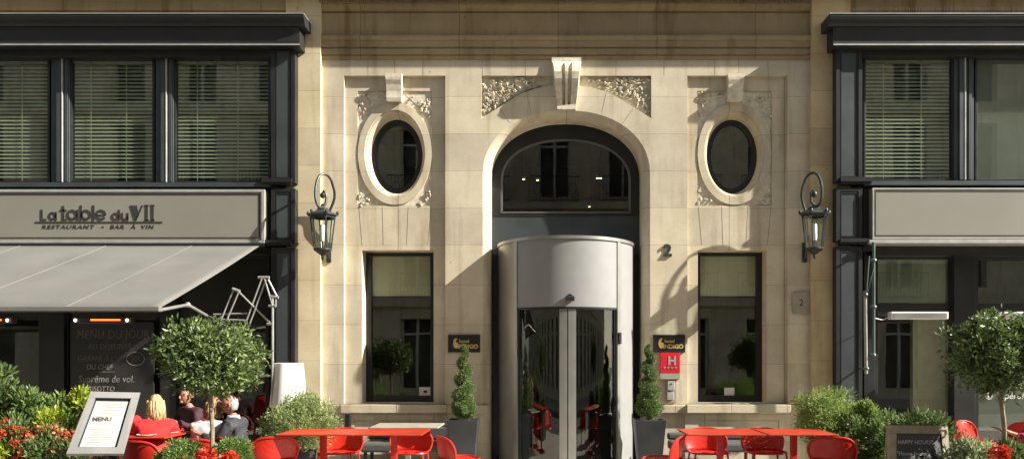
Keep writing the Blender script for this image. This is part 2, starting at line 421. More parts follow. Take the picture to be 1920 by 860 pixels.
def relief(poly, n, base, y0, ln, name='leaf_relief', th=.03):
    mb = MB(); xs = [p[0] for p in poly]; ys = [p[1] for p in poly]; k = 0
    while k < n:
        x = random.uniform(min(xs), max(xs)); y = random.uniform(min(ys), max(ys))
        if not inside((x, y), poly): continue
        a = math.atan2(-(y-base[1]), x-base[0])+random.uniform(-.7,.7)
        l = ln*random.uniform(.6,1.25)
        leaf_orn(mb, (X(x), y0-random.uniform(0,.02), Z(y)), a, l, l*.42, th*random.uniform(.7,1.2)); k += 1
        if random.random() < .25: mb.ell((X(x)+random.uniform(-.03,.03), y0-.02, Z(y)+random.uniform(-.03,.03)), (.018,.018,.018), 6, 4)
    pp = P(poly); ar_ = sum(pp[i][0]*pp[(i+1)%len(pp)][1]-pp[(i+1)%len(pp)][0]*pp[i][1] for i in range(len(pp)))
    mb.slab(pp if ar_ > 0 else pp[::-1], [], y0-.003, y0+.004)
    return mb.build(name, ST_ORN, bld)
inset = [(907,146),(1030,146),(1012,160),(980,170),(957,181),(938,194),(918,206),(907,213)]
relief(inset, 130, (905,150), .058, .095, th=.034)
relief(mirror(inset), 130, (1219,150), .058, .095, th=.034)

# the two window bays
def bay(cx, ox, win, flip):
    # panel layer at PD with window opening and sunken square
    x0, x1 = (cx-95, cx+95)
    sx0, sx1 = ox-70, ox+70
    mb = MB()
    mb.slab(rect(x0-6, x1+6, 136, 762), [rect(win[0], win[1], 468, 755), rect(sx0, sx1, 168, 384)], PD, .40)
    mb.mi = 1
    for xa, xb in ((-62,-68),(-22,-24),(22,25),(62,69)):
        a = (X(ox+xa),Z(458)); b_ = (X(ox+xb),Z(386)); mb.add([(a[0]-.003,PD-.0012,a[1]),(a[0]+.003,PD-.0012,a[1]),(b_[0]+.003,PD-.0012,b_[1]),(b_[0]-.003,PD-.0012,b_[1])], [(0,1,2,3)])
    mb.build('panel', [ST_PANEL, MORTAR], bld)
    mb = MB(); hole = [(p[0],p[2]) for p in ellipse(ox,286,60,85,0)]
    mb.slab(rect(sx0-1, sx1+1, 167, 385), [hole], PD+.022, .16)
    mb.build('sunken_square', ST_ORN, bld)
    mb = MB()
    mb.loft([ellipse(ox,286,70,97,PD+.05), ellipse(ox,286,69.5,96.5,PD-.010), ellipse(ox,286,57,82,PD-.012), ellipse(ox,286,56.5,81.5,PD+.002),
             ellipse(ox,286,54,79,PD+.004), ellipse(ox,286,50.5,73.5,.14), ellipse(ox,286,48.5,70.5,.24), ellipse(ox,286,48.5,70.5,.27)])
    mb.build('oval_surround', ST_PANEL, bld, smooth=True)
    # oval window
    fr = MB(); fr.loft([ellipse(ox,286,50,72,.27), ellipse(ox,286,50,72,.235), ellipse(ox,286,43,65,.235), ellipse(ox,286,42,64,.25), ellipse(ox,286,39,60,.25), ellipse(ox,286,39,60,.29)])
    f = fr.build('oval_window', BLACK, bld, smooth=True)
    g = MB(); e = ellipse(ox,286,40,61,.265); g.add([(X(ox),.265,Z(286))]+e, [(0,i+1,(i+1)%48+1) for i in range(48)])
    e2 = [(a, .272, c) for a, b_, c in e]; g.add([(X(ox),.272,Z(286))]+e2, [(0,i+1,(i+1)%48+1) for i in range(48)])
    g.build('pane', GL, f)
    # corner leaf ornaments
    for sx in (-1, 1):
        for top in (0, 1):
            if top: poly = [(ox+sx*68,171),(ox+sx*16,171),(ox+sx*32,186),(ox+sx*52,204),(ox+sx*66,222)]
            else: poly = [(ox+sx*68,382),(ox+sx*42,381),(ox+sx*58,366),(ox+sx*67,348)]
            relief(poly, 26 if top else 14, (ox+sx*68, 171 if top else 382), PD+.021, .064, 'corner_leaf_relief', .016)
    # small keystone
    kb = MB(); kw = 15.5
    prof = [(PD+.05,190),(-.012,190),(-.02,184),(-.02,172),(-.035,160),(-.055,152),(-.06,147),(-.06,141),(.0,141),(PD+.05,141)]
    ring = lambda s_: [(X(ox)+s_*(kw-(1.5 if y > 150 else 0))/130, yy, Z(y)) for yy, y in prof]
    kb.loft([ring(-1), ring(1)]); n_ = len(prof)
    for s_ in (-1, 1): kb.add(ring(s_), [tuple(range(n_))])
    kb.build('small_keystone', ST_ORN, bld)
    # rectangular window
    wy = .30; wx0, wx1 = X(win[0]), X(win[1]); z0, z1 = Z(755), Z(468)
    fr = MB(); t = .085
    fr.box(wx0-.02, wx0+t, wy, wy+.09, z0-.02, z1+.02); fr.box(wx1-t, wx1+.02, wy, wy+.09, z0-.02, z1+.02)
    fr.box(wx0+t, wx1-t, wy, wy+.09, z0-.02, z0+t+.01); fr.box(wx0+t, wx1-t, wy, wy+.09, z1-.05, z1+.02)
    f = fr.build('window', BLACK, bld, bevel=.006)
    MB().box(wx0+t, wx1-t, wy+.04, wy+.05, z0+t, z1-.05).build('pane', GL, f)
    MB().box(wx0+t, wx1-t, wy+.056, wy+.060, z1-.62, z1-.05).build('roller_blind', ROLLER, f)
    MB().box(wx0+t, wx1-t, wy+.054, wy+.066, z1-.64, z1-.62).build('blind_rail', EDGE, f)
    return f
wl = bay(740, 739, (677,812), False)
wr = bay(1383, 1379, (1310,1440), True)
# notices in the windows
def notice(px0, px1, py0, py1, Y, label):
    o = MB().pbox(px0,px1,py0,py1,Y,Y+.003).build('notice_card', WHITE); tag(o, label, 'notice')
notice(786,810,725,741,.332,'small white notice card with tiny dark print in lower right corner of west window')
nn = MB().pbox(794,801,731,736,.330,.3315).build('printed_mark', LETTER); nn.parent = bpy.data.objects['notice_card']
notice(1358,1377,726,741,.332,'plain white card leaning low in the middle of the east window')
# curtain strip in east window
mb = MB(); mb.loft([[ (X(1416,.5)+k*.012, .52+.015*math.sin(k*1.9), zz) for k in range(12)] for zz in (Z(752,.5), Z(470,.5))], False)
tag(mb.build('curtain', ROLLER, bld), 'pale green curtain strip at the right side of the window')

# main keystone
kb = MB()
prof = [(.05,110),(-.048,110),(-.05,118),(-.06,121),(-.14,126),(-.19,134),(-.205,144),(-.19,156),(-.14,172),(-.085,188),(-.06,196),(-.055,199),(-.055,207),(.05,207)]
def kw(y): return 27.5 if y < 121 else 25.5-(y-121)/86*8.5
def kring(fr_, inn): return [(X(CX)+fr_*kw(y)/130, min(yy+(inn if 124 < y < 198 else 0), .05), Z(y)) for yy, y in prof]
cols = [(-1,0),(-.42,0),(-.40,.06),(-.16,.07),(-.13,0),(.10,0),(.13,.06),(.38,.07),(.42,0),(1,0)]
kb.loft([kring(a, i) for a, i in cols], True)
n_ = len(prof)
kb.add(kring(-1,0), [tuple(range(n_))]); kb.add(kring(1,0), [tuple(range(n_))])
kb.build('keystone', ST_ORN, bld)

# architrave, frieze and cornice of the central bay
mb = MB(); x0, x1 = X(600), X(1520)
pr = [(.1,Z(112)),(-.025,Z(112)),(-.028,Z(107)),(-.018,Z(106)),(-.018,Z(104)),(-.04,Z(103.5)),(-.04,Z(94)),(-.026,Z(93)),(-.026,Z(90.5)),(-.055,Z(90)),(-.055,Z(79)),(-.07,Z(78)),(-.085,Z(74)),(-.085,Z(71)),(-.02,Z(69)),
      (-.02,Z(27)),(-.03,Z(25)),(-.03,Z(21)),(-.05,Z(18)),(-.07,Z(13)),(-.07,Z(-4)),(.1,Z(-4))]
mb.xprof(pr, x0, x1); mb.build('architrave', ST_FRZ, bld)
mb = MB()
mb.xprof([(.1,Z(-4)-.001),(-.16,Z(-4)-.001),(-.165,Z(-8)),(-.378,Z(-8)),(-.378,Z(-26)),(-.40,Z(-28)),(-.46,Z(-44)),(-.46,Z(-50)),(.1,Z(-55))], X(-700), X(2500))
x = x0+.01
while x < x1-.02: mb.box(x, x+.018, -.105, -.069, Z(11), Z(-3.9)); x += .0325
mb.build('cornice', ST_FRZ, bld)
# upper storey wall
mb = MB(); mb.box(X(-700), X(2500), -.05, .2, Z(-50), 12.5); mb.build('upper_wall', ST_OPP, bld)
# pilasters
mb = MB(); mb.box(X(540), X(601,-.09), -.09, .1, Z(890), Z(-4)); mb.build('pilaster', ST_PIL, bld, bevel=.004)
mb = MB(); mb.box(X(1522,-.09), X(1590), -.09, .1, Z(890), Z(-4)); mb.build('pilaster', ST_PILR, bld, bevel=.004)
# wall above shopfronts
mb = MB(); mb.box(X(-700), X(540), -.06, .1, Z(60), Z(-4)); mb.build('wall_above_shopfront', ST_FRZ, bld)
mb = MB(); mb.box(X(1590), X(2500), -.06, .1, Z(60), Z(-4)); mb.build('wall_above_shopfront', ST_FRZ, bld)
# sills and plinth
for (a, b_, c, d) in ((640,838,838,916),(1286,1480,1208,1286)):
    mb = MB(); mb.box(X(a), X(b_), -.085, .30, Z(773), Z(757)); mb.build('window_sill', ST_PANEL, bld, bevel=.008)
    mb = MB(); mb.box(X(c)+.002, X(d)-.002, -.05, .02, Z(773), Z(759)); mb.build('sill_band', ST_PANEL, bld, bevel=.006)
for a, b_ in ((640,840),(1284,1482)):
    mb = MB(); mb.slab(rect(a, b_, 760, 890), [rect(a+25, b_-22, 787, 880)], -.02, .06); mb.box(X(a+26), X(b_-23), -.008, .05, Z(879), Z(788)); mb.build('apron', ST_LOW, bld)
# lobby and rooms (dark volumes behind the glass)
def room(x0, x1, y0, y1, z0, z1, parent, m=INT, name='interior'):
    mb = MB(); t = .05
    mb.box(x0-t, x1+t, y1, y1+t, z0, z1); mb.box(x0-t, x0, y0, y1-.002, z0, z1); mb.box(x1, x1+t, y0, y1-.002, z0, z1)
    mb.box(x0-t, x1+t, y0, y1+t, z1+.002, z1+t); mb.mi = 1; mb.box(x0-t, x1+t, y0, y1+t, z0-t, z0-.002)
    return mb.build(name, [m, FLOORM], parent)
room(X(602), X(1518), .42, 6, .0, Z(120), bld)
LED = emis('warm_bulb', (1,.82,.55), 5)
for i_, (px_, Y_, z_) in enumerate(((982,2.5,4.75),(1008,2.7,4.78),(1120,2.5,4.77),(1126,2.5,4.77),(1105,4.2,4.6))):
    t_ = thing('ceiling_spotlight', 'small warm pendant spotlight hanging in the lobby, glimpsed through the fanlight', 'spotlight', (X(px_,Y_),Y_,z_), 0, 'lobby ceiling spotlights')
    MB().lathe((X(px_,Y_),Y_,z_), [(0,.012),(.03,.012),(.03,-.03),(.022,-.03),(.022,-.01)], 14).build('housing', WHITE, t_)
    MB().tube([(X(px_,Y_),Y_,z_+.01),(X(px_,Y_),Y_,Z(120)-.002)], .006, 6).build('cord', BLACK, t_)
    MB().lathe((X(px_,Y_),Y_,z_), [(0,-.032),(.018,-.03),(.02,-.012)], 12).build('bulb', LED, t_)
# opening frame in the arch (anthracite)
mb = MB(); FY = .36
a1 = arch(144,109,FY); a2 = arch(126,80,FY,spring=327,bottom=388,n=28)
ring1 = [a1[i] for i in range(1, len(a1)-1)]; ring2 = [a2[i] for i in range(1, len(a2)-1)]
def yy(l, y): return [(a, y, c) for a, b_, c in l]
r1 = [(X(CX-144),FY,Z(388))]+ring1+[(X(CX+144),FY,Z(388))]; r2 = [(X(CX-126),FY,Z(388))]+ring2+[(X(CX+126),FY,Z(388))]
mb.loft([yy(r1,FY+.06), r1, r2, yy(r2,FY+.02)], False)
mb.box(X(CX-144), X(CX+144), FY-.01, FY+.06, Z(396), Z(387.9))
ef = mb.build('fanlight_window', DARK, bld, smooth=True)
mb = MB(); r3 = [(X(CX-122),FY,Z(386))]+[p for p in arch(122,76,FY,bottom=388)[1:-1]]+[(X(CX+122),FY,Z(386))]
mb.loft([yy(r2,FY+.022), yy(r2,FY+.01), yy(r3,FY+.01), yy(r3,FY+.03)], False); mb.box(X(CX-126), X(CX+126), FY-.018, FY+.02, Z(391), Z(388.5))
mb.build('fanlight_trim', mat('trim_metal', (.13,.13,.12), .45, .2), ef)
g = MB(); rr = yy(r2, FY+.025); g.add([(X(CX),FY+.025,Z(380))]+rr, [(0,i+1,i+2) for i in range(len(rr)-1)]+[(0,len(rr),1)]); g.build('pane', GL, ef)
mb = MB(); mb.box(X(CX-144), X(CX+144), FY, FY+.05, Z(470), Z(396)-.002); mb.build('transom_panel', DARKP, bld)
for s_ in (-1, 1):
    mb = MB(); mb.box(X(CX+s_*144), X(CX+s_*126), FY+.001, FY+.06, Z(885), Z(470)-.002); mb.build('door_surround', DARK, bld)

# ------------------------------------------------------------------ cylindrical entrance door
DR, DY = 1.0, .34; DX = X(CX)
door = thing('cylindrical_door', 'curved steel and glass entrance door drum under white aluminium fascia in the arch', 'door', (DX,DY,0))
def arcw(mb, r0, r1, z0, z1, a0, a1, n=24):   # angle 0 = towards camera, + = right
    ring = lambda a: [(DX+r0*math.sin(a), DY-r0*math.cos(a), z0), (DX+r1*math.sin(a), DY-r1*math.cos(a), z0), (DX+r1*math.sin(a), DY-r1*math.cos(a), z1), (DX+r0*math.sin(a), DY-r0*math.cos(a), z1)]
    rs = [ring(R(a0+(a1-a0)*k/n)) for k in range(n+1)]
    mb.loft(rs); mb.add(rs[0], [(0,1,2,3)]); mb.add(rs[-1], [(3,2,1,0)]); return mb
ZT, ZB = 3.19, 2.27
arcw(MB(), DR-.03, DR-.002, ZB, ZT, -44, 44).build('fascia', DRUMW, door, smooth=True)
arcw(MB(), DR-.05, DR+.018, ZT+.001, ZT+.045, -94, 94, 48).build('top_ring', STEEL, door, smooth=True)
arcw(MB(), DR-.05, DR+.004, ZB-.03, ZB-.002, -44, 44).build('lower_ring', BLACK, door, smooth=True)
mb = MB(); mb.lathe((DX,DY,ZT), [(0,.03),(DR-.05,.03)], 48); mb.lathe((DX,DY,ZB), [(0,.1),(DR-.05,.1)], 48); mb.build('roof', DRUMS, door)
for s_ in (-1, 1):
    a = sorted((s_*47.5, s_*94)); arcw(MB(), DR-.03, DR, 0, ZT, a[0], a[1]).build('side_panel', DRUMS if s_ < 0 else DRUMW, door, smooth=True)  # sunlit look put into the finish: right panel white, left one grey
    a = sorted((s_*44, s_*47.5)); arcw(MB(), DR-.04, DR+.012, 0, ZT, a[0], a[1], 4).build('post', STEEL, door, smooth=True)
    a = sorted((s_*6.0, s_*44)); gp = arcw(MB(), DR-.05, DR-.042, .06, ZB-.03, a[0], a[1]).build('door_leaf', GLD, door, smooth=True)
    a = sorted((s_*.4, s_*6.6)); arcw(MB(), DR-.055, DR-.012, .0, ZB-.03, a[0], a[1], 5).build('stile', STEEL if s_ > 0 else DRUMS, gp, smooth=True)
    a = sorted((s_*42.3, s_*44)); arcw(MB(), DR-.056, DR-.02, .0, ZB-.03, a[0], a[1], 3).build('edge_rail', BLACK, gp, smooth=True)
mb = MB(); mb.obox((DX+.03, DY-DR-.03, ZB+.11), (.12,.07,.06), Euler((R(20),0,0)).to_matrix()); mb.box(DX+.0,DX+.06,DY-DR-.01,DY-DR+.02,ZB+.12,ZB+.17)
mb.build('door_sensor', BLACK, door, bevel=.01)
mb = MB(); a = R(46); mb.obox((DX+(DR+.02)*math.sin(a), DY-(DR+.02)*math.cos(a), 1.85-.0), (.05,.03,.16), Matrix.Rotation(a,3,'Z')); mb.build('access_keypad', BLACK, door, bevel=.005)

# ------------------------------------------------------------------ text
def text(s, name, m, size, loc, parent=None, rot=(R(90),0,0), ext=.004, align='LEFT', sx=1.0, shear=0, off=0, space=1.0):
    c = bpy.data.curves.new(name, 'FONT'); c.body = s; c.size = size; c.extrude = ext; c.align_x = align; c.shear = shear; c.offset = off; c.space_character = space
    c.resolution_u = 3
    t = bpy.data.objects.new(name, c); COL.objects.link(t)
    dg = bpy.context.evaluated_depsgraph_get(); dg.update()
    me = bpy.data.meshes.new_from_object(t.evaluated_get(dg)); me.name = name
    COL.objects.unlink(t); bpy.data.objects.remove(t)
    me.materials.clear(); me.materials.append(m)
    for p in me.polygons: p.material_index = 0
    o = bpy.data.objects.new(name, me); COL.objects.link(o); o.location = loc; o.rotation_euler = rot; o.scale = (sx,1,1)
    if parent is not None: o.parent = parent; o.matrix_parent_inverse = world(parent).inverted()
    return o

# ------------------------------------------------------------------ shopfronts
def pil_panel(mb, px0, px1, py0, py1, Yf=-.23, b=7):
    # pilaster block with a sunken panel
    x0, x1, z0, z1 = X(px0,Yf), X(px1,Yf), Z(py1,Yf), Z(py0,Yf); q = b/130
    mb.slab([(x0,z0),(x1,z0),(x1,z1),(x0,z1)], [[(x0+q,z0+q*.8),(x1-q,z0+q*.8),(x1-q,z1-q*.8),(x0+q,z1-q*.8)]], Yf, .1)
    mb.mi = 1; mb.box(x0+q-.01, x1-q+.01, Yf+.014, Yf+.05, z0+q*.8-.01, z1-q*.8+.01); mb.mi = 0
    g = .012
    mb.slab([(x0+q+g,z0+q+g),(x1-q-g,z0+q+g),(x1-q-g,z1-q-g),(x0+q+g,z1-q-g)], [[(x0+q+2*g,z0+q+2*g),(x1-q-2*g,z0+q+2*g),(x1-q-2*g,z1-q-2*g),(x0+q+2*g,z1-q-2*g)]], Yf+.006, Yf+.02)
def moulding(mb, px0, px1, py0, py1, Yf, over=.04):
    z0, z1 = Z(py1), Z(py0); h = z1-z0
    x0, x1 = X(px0), X(px1)
    mb.box(x0, x1, Yf-over, Yf+.1, z0+h*.35, z1); mb.box(x0+.01, x1-.01, Yf-over*.5, Yf+.1, z0, z0+h*.35-.001)
def slats(mb, x0, x1, z0, z1, Y, pitch=.054, ang=35, w_=.048):
    z = z1-.05
    M = Euler((R(ang),0,0)).to_matrix()
    while z > z0+.03:
        mb.obox(((x0+x1)/2, Y, z), (x1-x0-.01, w_, .003), M); z -= pitch
    for f_ in (.22, .66): mb.box(x0+(x1-x0)*f_-.006, x0+(x1-x0)*f_+.006, Y-.03, Y-.027, z0, z1)
    mb.box(x0, x1, Y-.03, Y+.03, z1-.045, z1)
    return mb
def upper_window(par, px0, px1, py0, py1, kind, Y=-.06):
    x0, x1, z0, z1 = X(px0,Y), X(px1,Y), Z(py1,Y), Z(py0,Y); t = .035
    fr = MB(); fr.box(x0, x0+t, Y-.02, Y+.06, z0, z1); fr.box(x1-t, x1, Y-.02, Y+.06, z0, z1); fr.box(x0+t, x1-t, Y-.02, Y+.06, z0, z0+t*.7); fr.box(x0+t, x1-t, Y-.02, Y+.06, z1-t, z1)
    f = fr.build('window', BLACK, par, bevel=.004)
    MB().box(x0+t, x1-t, Y+.015, Y+.023, z0+t*.7, z1-t).build('pane', GL, f)
    if kind == 'slat': slats(MB(), x0+t, x1-t, z0+.02, z1-t, Y+.055, ang=60, w_=.036).build('venetian_blind', BLIND, f)
    else: MB().box(x0+t, x1-t, Y+.026, Y+.03, z0+t, z1-t).build('roller_blind', ROLLERG, f)
def mullion(par, px0, px1, py0, py1, Y=-.10):
    mb = MB(); mb.pbox(px0+2, px1-2, py0, py1, Y, .05)
    wdt = px1-px0
    mb.pbox(px0+wdt*.30, px0+wdt*.52, py0, py1-1, Y-.025, Y-.002); mb.pbox(px0+wdt*.72, px0+wdt*.86, py0, py1-1, Y-.018, Y-.002)
    mb.mi = 1; mb.pbox(px0+wdt*.52+.6, px0+wdt*.60, py0, py1-1, Y-.03, Y-.002)  # pale strip paints in the sunlit side of the ridge
    mb.build('mullion', [DARKP, EDGE], par, bevel=.004)

def cornice_dark(par, xa, xb, name='cornice'):
    mb = MB()
    def ov(px, Y): return X(px, Y)
    z = lambda p: Z(p, -.4)
    prof = [(.05,z(28)),(-.46,z(29)),(-.47,z(31)),(-.465,z(34)),(-.43,z(37)),(-.40,z(44)),(-.375,z(48)),(-.35,z(50)),(-.33,z(51)),(-.33,z(76)),(-.345,z(77)),(-.345,z(82)),(-.31,z(84)),(.05,z(84))]
    e = .085; inner_a = xa+(e if xa > -6 else 0); inner_b = xb-(e if xb < 6 else 0)
    prof = [(.05,z(28)),(-.42,z(29)),(-.43,z(31)),(-.425,z(34)),(-.40,z(37)),(-.375,z(43)),(-.35,z(47)),(.05,z(47.2))]
    mb.xprof(prof, xa, xb)
    prof = [(.05,z(47.4)),(-.335,z(47.5)),(-.335,z(50)),(-.32,z(51)),(-.32,z(76)),(-.335,z(77)),(-.335,z(82)),(-.30,z(84)),(.05,z(84))]
    mb.xprof(prof, inner_a, inner_b); o = mb.build(name, DARK, par, bevel=.003)
    mb = MB(); mb.box(xa-.004, xb+.004, -.434, .05, z(28)+.001, z(28)+.010)
    mb.box(inner_a, inner_b, -.3395, -.336, z(81.5), z(79)); mb.build('cornice_highlight', EDGE, par)  # pale strips stand in for the highlights along the cornice edges
    return o

sl = thing('restaurant_shopfront', 'dark grey shopfront with blinds and lettered sign panel above the stretched awning', 'shopfront', (X(250),0,0))
XL = X(-700)
cornice_dark(sl, XL, X(569,-.43))
mb = MB(); mb.pbox(-700, 509, 84, 107, -.20, .06); mb.build('window_head', DARK, sl)
mb = MB(); pil_panel(mb, 508, 553, 86, 342); pil_panel(mb, 508, 553, 353, 455); pil_panel(mb, 508, 553, 464, 885)
moulding(mb, 503, 558, 342, 353, -.23); moulding(mb, 503, 558, 455, 464, -.23); mb.build('pilaster', [DARK, DARKP], sl)
for a, b_ in ((-260,-100),(-65,95),(131,291),(326,508)): upper_window(sl, a, b_, 107, 343, 'slat')
for a, b_ in ((-100,-64),(94,132),(290,327)): mullion(sl, a, b_, 107, 342)
MB().pbox(-700, 506, 342, 350, -.24, .1).build('sill_rail', DARKP, sl, bevel=.004)
MB().pbox(-700, 506, 350.5, 357, -.10, .1).build('sill_recess', BLACK, sl)
# sign panel
sp_ = MB().pbox(-700, 496, 355, 456, -.27, -.02).build('sign_panel', SIGNP, sl, bevel=.004)
mb = MB(); mb.mi = 0; mb.pbox(-700, 495.5, 355.3, 360, -.285, -.268); mb.pbox(-700, 495.5, 450.5, 455.5, -.285, -.268); mb.pbox(490, 495.5, 360.2, 450, -.285, -.268)
mb.build('sign_border', EDGE, sp_, bevel=.003)
mb = MB(); mb.pbox(-700, 487, 363.5, 365.2, -.2745, -.268); mb.pbox(-700, 487, 444.6, 446.2, -.2745, -.268); mb.pbox(485, 487, 365.3, 444.5, -.2745, -.268); mb.build('sign_groove', LETTER, sp_)
YT = -.2725
def lt(s, px, py, size, shear=0, off=.004, sx=1, sp=1.0): return text(s, 'lettering', LETTER, size, (X(px,YT), YT, Z(py,YT)), sp_, ext=.002, shear=shear, off=off, sx=sx, space=sp)

def ringl(mb, px_, py_, rx, rz, a0=0, a1=360, wd=.013):
    n = 20; o_ = []; i_ = []
    cx_, cz_ = X(px_,YT), Z(py_,YT); k_ = (DIST+YT)/F
    for q_ in range(n+1):
        a = R(a0+(a1-a0)*q_/n); o_.append((cx_+(rx*k_+wd)*math.cos(a), YT-.003, cz_+(rz*k_+wd)*math.sin(a))); i_.append((cx_+(rx*k_-wd)*math.cos(a), YT-.003, cz_+(rz*k_-wd)*math.sin(a)))
    bk = lambda l: [(p_[0], YT+.004, p_[2]) for p_ in l]
    mb.loft([bk(o_), o_, i_, bk(i_)], False)
def barl(mb, x0_, x1_, y0_, y1_): mb.pbox(x0_, x1_, y0_, y1_, YT-.003, YT+.004)
def letter(fn):
    mb = MB(); fn(mb); mb.build('lettering', LETTER, sp_)
letter(lambda m_: (barl(m_,76,80,393,413), barl(m_,80.1,87,410,413)))
letter(lambda m_: (ringl(m_,98,405,5.5,6,wd=.015), barl(m_,103,106.5,397,413)))
letter(lambda m_: (barl(m_,116,120.5,386,413), barl(m_,112,125,393,396), barl(m_,120.6,125,410,413)))
letter(lambda m_: (ringl(m_,135,403,8,8,wd=.017), barl(m_,143,147,393,413)))
letter(lambda m_: (ringl(m_,161,403,8,8,wd=.017), barl(m_,149.5,153.5,385,413)))
letter(lambda m_: (barl(m_,172.5,177,385,413),))
letter(lambda m_: (ringl(m_,189,403,8.5,8,0,325,wd=.017), barl(m_,182,197,402,405)))
letter(lambda m_: (ringl(m_,216,406,5.5,5.5,wd=.015), barl(m_,221.5,225,393,413)))
letter(lambda m_: (ringl(m_,234,406,5,6,180,360,wd=.014), barl(m_,227.5,230.5,399,406), barl(m_,237.5,241,399,413)))
mb = MB()
def stroke(a, b_, w_): 
    A = Vector((X(a[0],YT),0,Z(a[1],YT))); B = Vector((X(b_[0],YT),0,Z(b_[1],YT))); h = w_/260
    mb.add([(A.x-h,YT-.003,A.z),(A.x+h,YT-.003,A.z),(B.x+h,YT-.003,B.z),(B.x-h,YT-.003,B.z),(A.x-h,YT+.01,A.z),(A.x+h,YT+.01,A.z),(B.x+h,YT+.01,B.z),(B.x-h,YT+.01,B.z)],
           [(0,1,2,3),(4,7,6,5),(0,4,5,1),(1,5,6,2),(2,6,7,3),(3,7,4,0)])
stroke((246,385),(254,413),4.5); stroke((252,385),(257,408),3); stroke((256,385),(259,404),2); stroke((267,385),(255,413),2.6)
for x in (275,286): stroke((x,385),(x,413),4.6); stroke((x,384),(x,386),8); stroke((x,411.5),(x,413.5),8)
mb.pbox(66, 304, 415.2, 418, YT-.003, YT+.002)
mb.build('numeral_lettering', LETTER, sp_)
lt('RESTAURANT', 78, 428.5, .075, shear=.2, off=.001, sx=1.38, sp=1.2); lt('-', 191, 428, .09); lt('BAR', 206, 428.5, .075, shear=.2, off=.001, sx=1.3, sp=1.2); lt('À', 245, 428.5, .075, shear=.2, off=.001, sx=1.3); lt('VIN', 264, 428.5, .075, shear=.2, off=.001, sx=1.3, sp=1.2)
# lower glazing below the awning
GY = .25
MB().pbox(-700, 506, 456.5, 475, -.05, .3).build('lower_head', BLACK, sl)
for a, b_ in ((-420,-200),(-170,80),(120,300),(330,505)):
    x0, x1 = X(a,GY), X(b_,GY); z0, z1 = .05, Z(476,GY); t = .06
    fr = MB(); fr.box(x0,x0+t,GY,GY+.07,z0,z1); fr.box(x1-t,x1,GY,GY+.07,z0,z1); fr.box(x0+t,x1-t,GY,GY+.07,z0,z0+.12); fr.box(x0+t,x1-t,GY,GY+.07,z1-t,z1)
    f = fr.build('glazed_door', DARK, sl, bevel=.004); MB().box(x0+t,x1-t,GY+.03,GY+.038,z0+.12,z1-t).build('pane', GL, f)
for a, b_ in ((-200,-170),(80,120),(300,330)): MB().pbox(a, b_, 475, 885, .18, .33).build('post', DARK, sl, bevel=.005)
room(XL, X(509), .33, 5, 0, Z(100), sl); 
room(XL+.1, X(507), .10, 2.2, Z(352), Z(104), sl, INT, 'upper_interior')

sr = thing('bar_shopfront', 'dark grey shopfront with blank grey sign panel and folded awning arms, east of the entrance', 'shopfront', (X(1800),0,0))
XR = X(2500)
cornice_dark(sr, X(1556,-.43), XR)
mb = MB(); mb.pbox(1618, 2500, 84, 105, -.20, .06); mb.build('window_head', DARK, sr)
mb = MB(); pil_panel(mb, 1568, 1617, 88, 340); pil_panel(mb, 1568, 1617, 352, 452); pil_panel(mb, 1568, 1617, 462, 885)
moulding(mb, 1563, 1622, 340, 352, -.23); moulding(mb, 1563, 1622, 452, 462, -.23); mb.build('pilaster', [DARK, DARKP], sr)
upper_window(sr, 1618, 1788, 105, 339, 'slat'); upper_window(sr, 1827, 2010, 105, 339, 'roller'); upper_window(sr, 2045, 2230, 105, 339, 'slat')
mullion(sr, 1787, 1828, 105, 338); mullion(sr, 2009, 2046, 105, 338)
MB().pbox(1622, 2500, 339, 347, -.24, .1).build('sill_rail', DARKP, sr, bevel=.004)
MB().pbox(1622, 2500, 347.5, 354, -.10, .1).build('sill_recess', BLACK, sr)
MB().pbox(1619, 1636, 354.5, 470, -.14, .1).build('side_filler', BLACK, sr)
s2 = MB().pbox(1636, 2500, 352, 448, -.27, -.02).build('sign_panel', SIGNP, sr, bevel=.004)
mb = MB(); mb.pbox(1636, 2500, 352.3, 355, -.28, -.268); mb.pbox(1636, 2500, 444.5, 448, -.28, -.268); mb.pbox(1636.5, 1639, 355.2, 444.2, -.28, -.268); mb.build('sign_border', EDGE, s2)
mb = MB(); mb.pbox(1641, 2500, 357.5, 359, -.2745, -.268); mb.pbox(1641, 2500, 440.5, 442, -.2745, -.268); mb.pbox(1641, 1642.5, 359.2, 440.3, -.2745, -.268); mb.build('sign_groove', LETTER, s2)
cas = MB().pbox(1630, 2500, 449.5, 456, -.31, .0).build('awning_cassette', EDGE, sr, bevel=.006)
MB().pbox(1640, 2500, 456.5, 478, -.05, .25).build('lower_head', BLACK, sr)
for a, b_ in ((1640,1790),(1828,2030),(2060,2260)):
    x0, x1 = X(a,GY), X(b_,GY); z0, z1 = .05, Z(479,GY); t = .05; zt = Z(568,GY)
    fr = MB(); fr.box(x0,x0+t,GY,GY+.07,z0,z1); fr.box(x1-t,x1,GY,GY+.07,z0,z1); fr.box(x0+t,x1-t,GY,GY+.07,z0,z0+.12); fr.box(x0+t,x1-t,GY,GY+.07,z1-t,z1); fr.box(x0+t,x1-t,GY,GY+.07,zt-.13,zt)
    f = fr.build('glazed_door', DARK, sr, bevel=.004)
    MB().box(x0+t,x1-t,GY+.03,GY+.038,z0+.12,zt-.13).build('pane', GL, f); MB().box(x0+t,x1-t,GY+.03,GY+.038,zt,z1-t).build('upper_pane', GL, f)
    if a == 1640: slats(MB(), x0+t, x1-t, zt, z1-t, GY+.10, .03, 62, .034).build('venetian_blind', BLIND, f)
for a, b_ in ((1620,1641),(1789,1829),(2029,2061)): MB().pbox(a, b_, 475, 885, .16, .33).build('post', DARK, sr, bevel=.005)
